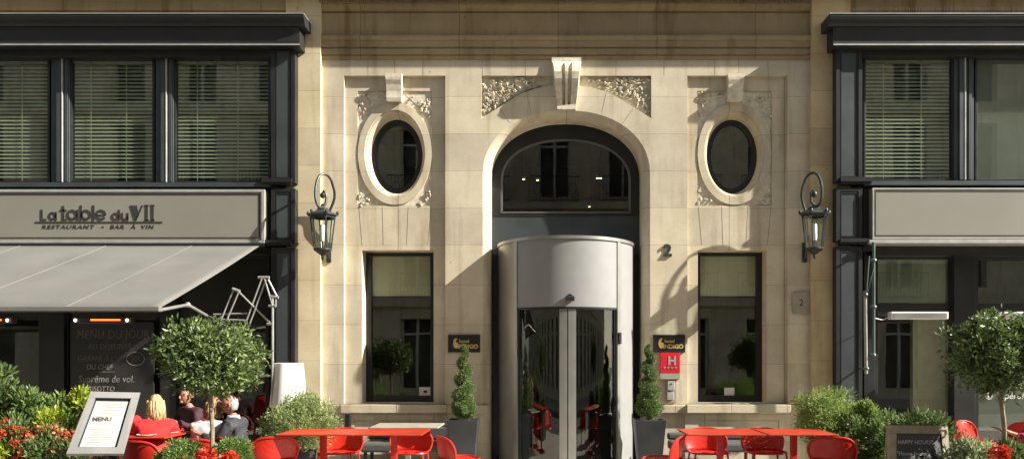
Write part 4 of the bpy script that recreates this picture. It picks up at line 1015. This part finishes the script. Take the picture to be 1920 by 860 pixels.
# ------------------------------------------------------------------ chairs and tables
def chair_proto(label):
    t = thing('red_chair', label, 'chair', (0,0,0), 0, 'red perforated metal chairs')
    # local: faces -Y, back at +Y
    def bp(u, v):     # u -1..1 across, v 0..1 up
        hw = .215+.045*math.sin(math.pi*min(v*.95+.08,1))
        a = u*1.0
        x_ = hw*math.sin(a)/math.sin(1.0); y_ = .20+.05*v-.17*(1-math.cos(a))
        return Vector((x_, y_, .44+.265*v))
    def outline(u): return (1-abs(u)**3.6)**.5 if abs(u) < 1 else 0
    mb = MB(); nu, nv = 14, 8; rows = []
    for j in range(nv+1):
        rows.append([bp(-1+2*i/nu, (j/nv)*(.55+.45*outline(-1+2*i/nu))) for i in range(nu+1)])
    mb.loft(rows, False); o = mb.build('backrest', REDP, t, smooth='all'); s_ = o.modifiers.new('t','SOLIDIFY'); s_.thickness = .004
    edge = [bp(-1, v) for v in (0,.15,.3,.45)]+[bp(-1+2*i/20, .55+.45*outline(-1+2*i/20)) for i in range(21)]+[bp(1, v) for v in (.45,.3,.15,0)]
    MB().tube(edge, .0125, 8).build('back_rim', RED, t, smooth=True)
    sq = []
    for k in range(28):
        a = 2*math.pi*k/28; c, s2 = math.cos(a), math.sin(a)
        sq.append((.225*math.copysign(abs(c)**.6,c), .215*math.copysign(abs(s2)**.6,s2)))
    mb = MB(); mb.loft([[(x_,y_,.445) for x_,y_ in sq],[(x_*.8,y_*.8,.432) for x_,y_ in sq],[(x_*.3,y_*.3,.428) for x_,y_ in sq]]); mb.add([(x_*.3,y_*.3,.428) for x_,y_ in sq],[tuple(range(28))])
    o = mb.build('seat', RED, t, smooth='all'); s_ = o.modifiers.new('t','SOLIDIFY'); s_.thickness = .005
    MB().tube([(x_,y_,.442) for x_,y_ in sq], .013, 8, closed=True).build('seat_rim', RED, t, smooth=True)
    for sx in (-1,1):
        for sy in (-1,1): MB().tube([(sx*.19,sy*.18,.435),(sx*.235,sy*.235,0)], [.0125,.010], 8).build('leg', RED, t, smooth=True)
    return t
chairs = [  # px centre, Y, heading deg, label, scale
    (512,-2.35,205,'red chair left of the west table, sun on half of its back'),
    (635,-1.75,0,'red chair behind the west table, left of its two'),
    (767,-1.75,0,'red chair behind the west table, right of its two'),
    (860,-2.35,118,'red chair at the end of the west table, in front of the topiary planter'),
    (1243,-2.35,-112,'red chair at the end of the east table, in front of the topiary planter'),
    (1328,-1.75,0,'red chair behind the east table, left of its two'),
    (1436,-1.75,0,'red chair behind the east table, right of its two'),
    (1560,-2.35,160,'red chair right of the east table, before the pale shrub'),
    (1834,-.65,35,'red armchair between the chalk A-board and the bay tree'),
    (1912,-.9,-60,'red chair cut by the right edge of the photo'),
    (278,-2.75,168,'red chair under the woman in the red jumper'),
    (385,-2.55,172,'red chair under the guest in the white top'),
    (452,-2.4,120,'red chair under the grey haired man'),
    (232,-2.1,-90,'red chair behind the silver menu stand'),
]
proto = None
for px_, Y, h, lab in chairs:
    if proto is None: proto = chair_proto(lab); proto.location = (X(px_,Y),Y,0); proto.rotation_euler = (0,0,R(h)); c_ = proto
    else: c_ = dup(proto, (X(px_,Y),Y,0), R(h), lab)
    pass
def table(px, Y, w_, d_, label, mt=ORED, name='red_table', group='red terrace tables', col=RED, z=.74):
    x = X(px,Y); t = thing(name, label, 'table', (x,Y,0), 0, group)
    mb = MB(); mb.box(x-w_/2,x+w_/2,Y-d_/2,Y+d_/2,z-.018,z); mb.build('tabletop', mt, t, bevel=.006)
    mb = MB(); mb.box(x-.034,x+.034,Y-.034,Y+.034,.02,z-.03); mb.build('column', col, t, bevel=.005)
    mb = MB(); mb.box(x-.09,x+.09,Y-.09,Y+.09,z-.04,z-.0225); mb.build('top_bracket', col, t)
    mb = MB(); mb.box(x-.24,x+.24,Y-.24,Y+.24,0,.018); mb.build('foot_plate', col, t, bevel=.004)
    return t
table(606,-2.27,.86,.66,'red square pedestal table, left half of the west pair')
table(739,-2.27,.74,.66,'red square pedestal table, right half of the west pair')
table(1350,-2.27,.86,.66,'red square pedestal table, left half of the east pair')
table(1488,-2.27,.76,.66,'red square pedestal table, right half of the east pair')
table(765,-1.35,.85,.6,'grey topped table with steel column behind the west red tables', GREYP, 'grey_table', None, STEEL, .73).children[0]
table(262,-2.55,.9,.7,'red guest table crowded with glasses in front of the woman in red', ORED, 'red_table')
# benches along the wall
for px_, lab in ((762,'low dark cushioned bench under the west window'),(1335,'low dark cushioned bench under the east window')):
    Y = -.45; x = X(px_,Y); t = thing('bench', lab, 'bench', (x,Y,0), 0, 'dark benches along the wall')
    MB().box(x-.58,x+.58,Y-.25,Y+.25,.3,.42).build('seat', WICK, t, bevel=.03); MB().box(x-.58,x+.58,Y+.2,Y+.3,.42,.61 if px_ < 1000 else .52).build('backrest', WICK, t, bevel=.03)
    for sx in (-.52,.52):
        for sy in (-.2,.2): MB().box(x+sx-.02,x+sx+.02,Y+sy-.02,Y+sy+.02,0,.3).build('leg', BLACK, t)
# small post near west bench
Y = -1.0; t = thing('ashtray_post', 'slim steel post with black box head beside the shrub', 'ashtray', (X(650,Y),Y,0))
MB().tube([(X(647,Y),Y,0),(X(647,Y),Y,.85)], .014).build('pole', STEEL, t); MB().box(X(648,Y),X(658,Y),Y-.05,Y+.03,Z(803,Y),Z(774,Y)).build('ash_box', BLACK, t, bevel=.01)
# glasses on the guest table
def tumbler(px, Y, h, r_, m_in, lab, z=.74):
    x = X(px,Y); t = thing('drinking_glass', lab, 'glass', (x,Y,z), 0, 'glasses on the guest table')
    MB().lathe((x,Y,z+.001), [(0,.004),(r_*.8,.0),(r_,h),(r_*.93,h),(r_*.75,.01),(0,.01)], 14).build('tumbler', GLL, t, smooth=True)
    MB().lathe((x,Y,z+.001), [(0,.012),(r_*.72,.012),(r_*.85,h*.7),(0,h*.7)], 14).build('drink', m_in, t, smooth=True)
COLA = mat('cola', (.05,.01,.006), .2); BEER = mat('amber_drink', (.62,.30,.03), .2); WATER = mat('pale_drink', (.5,.48,.42), .2)
tumbler(264,-2.68,.15,.036,COLA,'tall glass of dark cola on the guest table'); tumbler(288,-2.62,.13,.036,BEER,'glass of amber drink on the guest table')
tumbler(250,-2.5,.13,.034,WATER,'nearly clear glass behind the menu stand'); tumbler(300,-2.4,.13,.036,WATER,'clear glass at the right end of the guest table')
Y = -2.6
for px_, lab in ((275,'white plate between the glasses on the guest table'),(296,'white plate near the right edge of the guest table')):
    o = MB().lathe((X(px_,-2.75),-2.75 if px_ < 290 else -2.5,.741), [(0,.006),(.06,.006),(.1,.018),(.1,.014),(.06,0),(0,0)], 20).build('plate', WHITE); tag(o, lab, 'plate')

# ------------------------------------------------------------------ menu stand
Y = -4.7
def P0(a, b_, c): return Vector((X(a,c), c, Z(b_,c)))
ms = thing('menu_stand', 'silver framed menu display tilted on a pole, with white printed pages', 'menu stand', (X(196,Y),Y,0))
TL = P0(170,735,Y+.06); TR = P0(263,737,Y+.26); BL = P0(124,851,Y-.24); BR = P0(232,851,Y-.04)
def q(u, v, d=0):
    nrm = (TR-TL).cross(BL-TL).normalized()
    if nrm.y > 0: nrm = -nrm
    return (TL*(1-u)+TR*u)*(1-v)+(BL*(1-u)+BR*u)*v+nrm*d
def plate4(mb, u0, u1, v0, v1, d0, d1):
    a = [q(u0,v0,d1),q(u1,v0,d1),q(u1,v1,d1),q(u0,v1,d1)]; b_ = [q(u0,v0,d0),q(u1,v0,d0),q(u1,v1,d0),q(u0,v1,d0)]
    mb.loft([a, b_]); mb.add(a, [(0,1,2,3)]); mb.add(b_, [(3,2,1,0)])
mb = MB()
plate4(mb,0,1,0,.10,-.03,.02); plate4(mb,0,1,.90,1,-.03,.02); plate4(mb,0,.14,.101,.899,-.03,.018); plate4(mb,.84,1,.101,.899,-.03,.018); mb.build('frame', mat('satin_aluminium', (.17,.165,.155), .4, .3, noise=.05), ms, bevel=.006)
mb = MB(); plate4(mb,.14,.84,.10,.90,-.028,-.012); mb.build('backing', BLACK, ms)
mb = MB(); plate4(mb,.175,.80,.14,.88,-.010,-.004); pg = mb.build('page', PAPER, ms)
mb = MB(); rnd = random.Random(5)
for i in range(26):
    v = .18+i*.026
    if .40 < v < .47: continue
    a = .25+rnd.random()*.1; plate4(mb, a, a+.2+rnd.random()*.25, v, v+.006, -.0035, -.001)
mb.build('printed_lines', mat('faint_print', (.22,.22,.21), .8), pg)
ux = (TR-TL).normalized(); uy = (TL-BL); uy = (uy-ux*uy.dot(ux)).normalized(); uz = ux.cross(uy)
tm = text('MENU', 'page_lettering', LETTER, .05, q(.24,.47,.003), pg, rot=Matrix((ux,uy,uz)).transposed().to_euler(), ext=.0008, off=.001)
MB().tube([q(.5,.55,-.04), (q(.5,.55).x, Y+.05, 0)], .018).build('pole', DARK, ms); MB().lathe((q(.5,.55).x, Y+.05, 0), [(0,.03),(.2,.02),(.2,0)], 20).build('base', DARK, ms)

# ------------------------------------------------------------------ chalk A-board
Y = -3.85
ab = thing('chalk_board_stand', 'wooden framed A-board with chalk happy hour writing', 'A-board', (X(1720,Y),Y,0), 0)
def P3(px_, py_, Y_): return Vector((X(px_,Y_), Y_, Z(py_,Y_)))
AT = P3(1667,797,-3.75); AU = P3(1775,799,-3.60); ABo = P3(1672,797,-3.75)
dirx = (AU-AT); ddown = Vector((-.02,-.24,-1)).normalized(); H = .97
backd = Vector((dirx.y, -dirx.x, 0)).normalized()
if backd.y < 0: backd = -backd
def aq(u, v, d=0):
    n_ = dirx.cross(ddown).normalized()
    if n_.y > 0: n_ = -n_
    return AT+dirx*u*(1+.0*v)+ddown*v*H+n_*d+Vector((-.16*v*(1-u)*.6, 0, 0))
def plateA(mb, u0,u1,v0,v1,d0,d1,fn):
    a = [fn(u0,v0,d1),fn(u1,v0,d1),fn(u1,v1,d1),fn(u0,v1,d1)]; b_ = [fn(u0,v0,d0),fn(u1,v0,d0),fn(u1,v1,d0),fn(u0,v1,d0)]
    mb.loft([a, b_]); mb.add(a, [(0,1,2,3)]); mb.add(b_, [(3,2,1,0)])
mb = MB(); plateA(mb,0,1,0,.075,-.025,.012,aq); plateA(mb,0,.115,.076,1,-.025,.010,aq); plateA(mb,.885,1,.076,1,-.025,.010,aq); plateA(mb,.115,.885,.93,1,-.025,.010,aq); mb.build('front_frame', WOODF, ab, bevel=.004)
mb = MB(); plateA(mb,.116,.884,.076,.929,-.02,-.002,aq); bd = mb.build('front_board', BOARD, ab)
def bq(u, v, d=0): 
    p = AT+dirx*u+Vector((.20,.55,-1)).normalized()*v*H*1.05; return p+Vector((0,.03+d,0))
mb = MB(); plateA(mb,0,1,0,.08,0,.03,bq); plateA(mb,0,.1,.081,1,0,.03,bq); plateA(mb,.9,1,.081,1,0,.03,bq); mb.build('rear_frame', WOODF, ab)
mb = MB(); plateA(mb,.1,.9,.081,.95,.008,.022,bq); mb.build('rear_board', BLACK, ab)
ux = dirx.normalized(); uy = -ddown; uy = (uy-ux*uy.dot(ux)).normalized(); uz = ux.cross(uy); rot = Matrix((ux,uy,uz)).transposed().to_euler()
text('HAPPY HOURS"', 'chalk_lettering', CHALK, .056, aq(.14,.18,.006), bd, rot=rot, ext=.0008, shear=.15)
text('"Heures Joyeuses', 'chalk_lettering', CHALK, .056, aq(.13,.29,.006), bd, rot=rot, ext=.0008, shear=.15, sx=.9)

# ------------------------------------------------------------------ people
SKIN = mat('skin', (.36,.19,.12), .5, noise=.06, nscale=20); SKINR = mat('ruddy_skin', (.34,.155,.10), .5, noise=.08, nscale=20)
BLONDE = mat('blonde_hair', (.40,.28,.13), .6, noise=.14, nscale=40); LBROWN = mat('brown_hair', (.22,.12,.055), .5, noise=.35, nscale=40); GREYH = mat('grey_hair', (.27,.26,.25), .6, noise=.3, nscale=50)
JUMP = mat('red_jumper', (.45,.012,.012), .85, noise=.12, nscale=12, bump=.6, bscale=16); WTOP = mat('white_top', (.46,.46,.47), .8, noise=.08, bump=.6, bscale=16)
JACK = mat('charcoal_jacket', (.026,.027,.03), .7, noise=.25, nscale=14, bump=.6, bscale=16); SHIRT = mat('lilac_shirt', (.33,.31,.38), .8); TROU = mat('dark_trousers', (.03,.032,.045), .85)
MAG = mat('magenta_top', (.42,.012,.05), .8, noise=.1); DKRED = mat('maroon_top', (.04,.008,.012), .8)
def skin_mesh(name, verts, edges, radii, root, m, parent, sub=2, extra=None):
    me = bpy.data.meshes.new(name); me.from_pydata([Vector(v) for v in verts], edges, [])
    o = bpy.data.objects.new(name, me); COL.objects.link(o)
    sk = o.modifiers.new('skin','SKIN'); sk.use_smooth_shade = True
    if not me.skin_vertices: me.attributes if False else None
    if len(me.skin_vertices) == 0:
        bm = bmesh.new(); bm.from_mesh(me); bm.verts.layers.skin.verify(); bm.to_mesh(me); bm.free()
    for i, r_ in enumerate(radii):
        sv = me.skin_vertices[0].data[i]; sv.radius = (r_ if isinstance(r_, tuple) else (r_, r_)); sv.use_root = (i == root)
    ss = o.modifiers.new('sub','SUBSURF'); ss.levels = sub; ss.render_levels = sub
    dg = bpy.context.evaluated_depsgraph_get(); dg.update()
    m2 = bpy.data.meshes.new_from_object(o.evaluated_get(dg)); COL.objects.unlink(o); bpy.data.objects.remove(o)
    if extra:
        bm = bmesh.new(); bm.from_mesh(m2)
        em = bpy.data.meshes.new('e'); em.from_pydata([Vector(v) for v in extra.v], [], extra.f); bm.from_mesh(em); bm.to_mesh(m2); bm.free()
    m2.materials.clear(); m2.materials.append(m); m2.shade_smooth()
    for p in m2.polygons: p.material_index = 0
    o = bpy.data.objects.new(name, m2); COL.objects.link(o); o.parent = parent
    return o
def person(px, Y, heading, label, skin, top, hairm, hair='long', lean=.08, hz=0, turn=0, glasses=False, collar=None, hand_up=False, sc=.93, arms=1):
    # local space: faces -Y, seated with hips over the origin, built in local coordinates
    t = thing('person', label, 'person', (X(px,Y),Y,hz), R(heading)); t.scale = (sc,sc,sc)
    L_ = lean
    V = [(0,.02,.50),(0,.0-L_*.3,.64),(0,-L_*.7,.80),(0,-L_-.0,.90),(0,-L_-.02,.985),(0,-L_-.04,1.03)]   # pelvis..neck
    Rr = [(.12,.09),(.10,.08),(.12,.08),(.105,.07),(.05,.05),(.05,.052)]
    E = [(0,1),(1,2),(2,3),(3,4),(4,5)]
    for sx in (-1,1):
        b = len(V); V += [(sx*.10,-.12,.50),(sx*.11,-.42,.50),(sx*.11,-.40,.28),(sx*.11,-.38,.07),(sx*.11,-.52,.04)]; Rr += [.085,.062,.05,.036,.032]; E += [(0,b),(b,b+1),(b+1,b+2),(b+2,b+3),(b+3,b+4)]
        hu = hand_up and sx == 1
        b = len(V); sh = (sx*.175,-L_,.90); el = (sx*.24,-L_-.10,.67); wr = (sx*.15,-L_-.36,.79)
        if hu: el = (.22,-L_-.22,.80); wr = (.10,-L_-.18,1.02)
        V += [sh, el, wr]; Rr += [.048,.036,.026]; E += [(3,b),(b,b+1),(b+1,b+2)]
        d = (Vector(wr)-Vector(el)).normalized(); palm = Vector(wr)+d*.07; pb = len(V); V.append(tuple(palm)); Rr.append((.034,.018)); E.append((b+2,pb))
        side = d.cross(Vector((0,0,1))).normalized()
        for k in range(4):
            off = side*(-.03+.02*k); l_ = (.035,.042,.04,.03)[k]
            p1 = palm+d*.03+off; p2 = p1+d*l_+Vector((0,0,-.012)); q1 = len(V); V += [tuple(p1), tuple(p2)]; Rr += [.0095,.008]; E += [(pb,q1),(q1,q1+1)]
        p1 = Vector(wr)+d*.04-side*.038*sx; q1 = len(V); V += [tuple(p1), tuple(p1+d*.03-side*.01*sx)]; Rr += [.011,.009]; E += [(b+2,q1),(q1,q1+1)]
    hc = Vector((0,-L_-.07,1.135)); TM = Matrix.Rotation(R(turn),3,'Z')
    ex = MB()
    def hp(v): return hc+TM@Vector(v)
    n, h = 16, 14; vs = []; fs = []
    for i in range(h+1):
        th = math.pi*i/h
        for k in range(n):
            a = 2*math.pi*k/n; s_ = math.sin(th); c_ = math.cos(th)
            x_ = .075*s_*math.cos(a)*(1-.22*max(-c_,0)); y_ = .094*s_*math.sin(a); z_ = .117*c_
            if z_ < 0 and y_ > 0: y_ *= .8
            vs.append(hp((x_, y_, z_)))
    for i in range(h):
        for k in range(n): fs.append((i*n+k,(i+1)*n+k,(i+1)*n+(k+1)%n,i*n+(k+1)%n))
    ex.add(vs, fs)
    ex.ell(hp((0,-.098,-.018)), (.012,.020,.024), 8, 6); ex.ell(hp((0,-.078,-.085)), (.028,.02,.02), 8, 6); ex.ell(hp((0,-.088,-.056)), (.022,.009,.006), 8, 5)
    for sx in (-1,1): ex.ell(hp((sx*.077,.005,-.01)), (.010,.018,.032), 8, 6)
    body = skin_mesh('body', V, E, Rr, 0, skin, t, 2, ex)
    e = MB()
    for sx in (-1,1): e.ell(hp((sx*.028,-.083,.008)), (.011,.009,.008), 8, 6)
    o = e.build('eyes', BLACK); o.parent = t
    # clothing
    cv = [(0,.02,.48),(0,-L_*.3,.64),(0,-L_*.7,.80),(0,-L_,.905),(0,-L_-.012,.965)]; cr = [(.172,.14),(.152,.125),(.178,.13),(.160,.112),(.062,.06)]; ce = [(0,1),(1,2),(2,3),(3,4)]
    for sx in (-1,1):
        b = len(cv); sh = (sx*.18,-L_,.90); el = (sx*.245,-L_-.10,.67); wr = (sx*.155,-L_-.34,.78)
        if hand_up and sx == 1: el = (.225,-L_-.22,.80); wr = (.11,-L_-.185,1.0)
        cv += [sh, el, wr]; cr += [.078,.06,.042]; ce += [(3,b),(b,b+1),(b+1,b+2)]
    tp = skin_mesh('top', cv, ce, cr, 0, top, t, 3)
    tx = bpy.data.textures.new('folds', 'CLOUDS'); tx.noise_scale = .07; dm = tp.modifiers.new('folds','DISPLACE'); dm.texture = tx; dm.strength = .035; dm.mid_level = .45; dm.texture_coords = 'GLOBAL'
    tv = [(0,.02,.49)]; tr_ = [(.165,.13)]; te = []
    for sx in (-1,1):
        b = len(tv); tv += [(sx*.10,-.12,.50),(sx*.11,-.42,.50),(sx*.11,-.40,.28),(sx*.11,-.38,.12)]; tr_ += [.10,.076,.064,.055]; te += [(0,b),(b,b+1),(b+1,b+2),(b+2,b+3)]
    skin_mesh('trousers', tv, te, tr_, 0, TROU, t, 2)
    for sx in (-1,1):
        o = MB().ell((sx*.11,-.45,.04), (.05,.13,.045), 12, 8).build('shoe', BLACK, smooth='all'); o.parent = t
    # hair
    mb = MB(); n, h = 28, 16; rows = []; rnd = random.Random(px)
    full = hair in ('long','bob')
    for i in range(h+1):
        th = math.pi*i/h*(.60 if full else .50); row = []
        for k in range(n):
            a = 2*math.pi*k/n; back = math.sin(a)     # +1 back, -1 face
            lim = 1 if back > -.25 else (.62 if full else .5)
            if hair == 'bald': lim = 1.25 if back > .0 else .45
            tt = th*lim*(1.12 if back > .2 else 1)
            g = 1+.03*math.sin(k*5)+rnd.uniform(-.03,.03)
            hk = .93 if hair == 'bald' else 1.0
            row.append(hp((.086*hk*math.sin(tt)*math.cos(a)*g, .105*hk*math.sin(tt)*math.sin(a)*g+.006, .129*hk*math.cos(tt)*g)))
        rows.append(row)
    if hair == 'bald': rows = rows[7:]
    mb.loft(rows)
    if full:
        ln = .20 if hair == 'long' else .12
        for k in range(420):
            a = rnd.uniform(-.25*math.pi, 1.25*math.pi); r0 = rnd.uniform(.8,1.08)
            p0 = Vector((.080*math.cos(a)*r0, .098*math.sin(a)*r0+.006, rnd.uniform(-.02,.06)))
            p1 = p0+Vector((.012*math.cos(a), .015, -ln*.5)); p2 = p0+Vector((rnd.uniform(-.02,.02)+.015*math.cos(a), .01+rnd.uniform(-.02,.03), -ln*rnd.uniform(.75,1.1)))
            mb.tube([hp(p0), hp(p1), hp(p2)], [.010,.009,.003], 5)
    o = mb.build('hair', hairm, smooth='all'); o.parent = t
    if glasses:
        g = MB()
        for sx in (-1,1):
            g.tube([hp((sx*.032+.022*math.cos(a), -.098, .006+.017*math.sin(a))) for a in [k*math.pi/5 for k in range(10)]], .0025, 5, closed=True); g.tube([hp((sx*.054,-.096,.008)), hp((sx*.078,.0,.01))], .0025, 5)
        g.tube([hp((-.01,-.1,.008)), hp((.01,-.1,.008))], .0025, 5); o = g.build('glasses', BLACK); o.parent = t
    if collar:
        g = MB(); g.lathe((0,-L_-.02,.955), [(.085,-.02),(.078,.02),(.068,.05),(.060,.045),(.07,.0)], 18); o = g.build('collar', collar, smooth='all'); o.parent = t
    return t
# headings: 0 faces the camera, 180 faces the wall, -90 faces left (west)
person(290,-2.72,205,'woman with long blonde hair in a red jumper, leaning over the guest table', SKIN, JUMP, BLONDE, 'long', .16, 0, 15)
person(247,-1.95,-12,'blonde guest half hidden behind the menu stand, hand raised to the face', SKIN, JUMP, BLONDE, 'bob', .14, 0, 30, hand_up=True)
person(380,-2.5,172,'guest in a white top with light brown hair, seen from behind below the bay tree', SKIN, WTOP, LBROWN, 'bob', .16, -.03, 20)
person(450,-2.35,-92,'grey haired man with glasses in a charcoal jacket, turned to the left', SKINR, JACK, GREYH, 'bald', .06, 0, 18, True, SHIRT)
person(366,-.45,-30,'guest in a dark maroon top sitting in the shade behind the others', SKINR, DKRED, LBROWN, 'short', .08, 0, 0)
person(1972,-2.9,-100,'person in a magenta top cut by the right edge of the photo', SKIN, MAG, LBROWN, 'bob', .1, .05, 0)
dup(proto, (X(366,-.45),-.45,0), 0, 'red chair under the guest in the maroon top')
dup(proto, (X(1972,-2.9),-2.9,0.0), R(-100), 'red chair under the person in magenta')
dup(proto, (X(247,-1.95),-1.95,0), R(-12), 'red chair under the half hidden blonde guest')

# ------------------------------------------------------------------ opposite side of the street (seen mirrored in the glass)
ob = thing('opposite_building', 'cream stone building across the street, seen mirrored in the window panes', 'building', (0,-17,0))
OY = -17.0; holes = []
for r_ in range(4):
    for i in range(-16, 17): holes.append((i*2.6-.6+.4, i*2.6+.6+.4, (.4, 4.2, 7.6, 10.9)[r_], (3.0, 6.7, 10.1, 13.2)[r_]))
mb = MB(); mb.slab([(-44,-.3),(44,-.3),(44,14.5),(-44,14.5)], [[(a,c),(b_,c),(b_,d),(a,d)] for a,b_,c,d in holes], OY, OY-.35, True)
mb.box(-44,44,OY-.001,OY+.25,3.45,3.75); mb.box(-44,44,OY-.001,OY+.6,7.05,7.3); mb.box(-44,44,OY-.001,OY+.3,10.4,10.6); mb.box(-44,44,OY-.001,OY+.5,14.2,14.6)
mb.build('wall', ST_OPP, ob)
mb = MB(); mb.box(-44,44,OY-.9,OY-.8,-.3,14.5); mb.box(-44,44,OY-.9,OY-.35,14.4,14.5); mb.build('interior', mat('net_curtain', (.20,.20,.17), .9, noise=.5, nscale=1.3), ob)
first = None
for a, b_, c, d in holes:
    if abs(a) > 14: continue
    m_ = (a+b_)/2
    if first is None or first[1] != (c, d):
        fr = MB(); fr.box(a,a+.08,OY-.3,OY-.22,c,d); fr.box(b_-.08,b_,OY-.3,OY-.22,c,d); fr.box(m_-.05,m_+.05,OY-.3,OY-.22,c,d); fr.box(a+.08,m_-.05,OY-.3,OY-.22,d-.6,d-.52); fr.box(m_+.05,b_-.08,OY-.3,OY-.22,d-.6,d-.52)
        f = fr.build('window', WHITE, ob); first = (f, (c, d), m_)
    else:
        f = first[0].copy(); COL.objects.link(f); f.location.x += m_-first[2]
for zz in (3.75, 7.3):
    for i in range(-5, 6):
        mb = MB(); x0, x1 = i*2.6+.4-.95, i*2.6+.4+.95; yb = OY+.55 if zz > 5 else OY+.22
        mb.box(x0,x1,yb-.02,yb+.02,zz+.92,zz+.96); mb.box(x0,x1,yb-.01,yb+.01,zz+.05,zz+.08)
        x = x0
        while x < x1: mb.box(x,x+.015,yb-.008,yb+.008,zz,zz+.93); x += .13
        for xx in [x0+.3+k*.44 for k in range(4)]: mb.tube([(xx+.14*math.cos(a), yb, zz+.5+.2*math.sin(a)) for a in [k*math.pi/5 for k in range(10)]], .012, 4, closed=True)
        mb.build('balcony_railing', BLACK, ob)
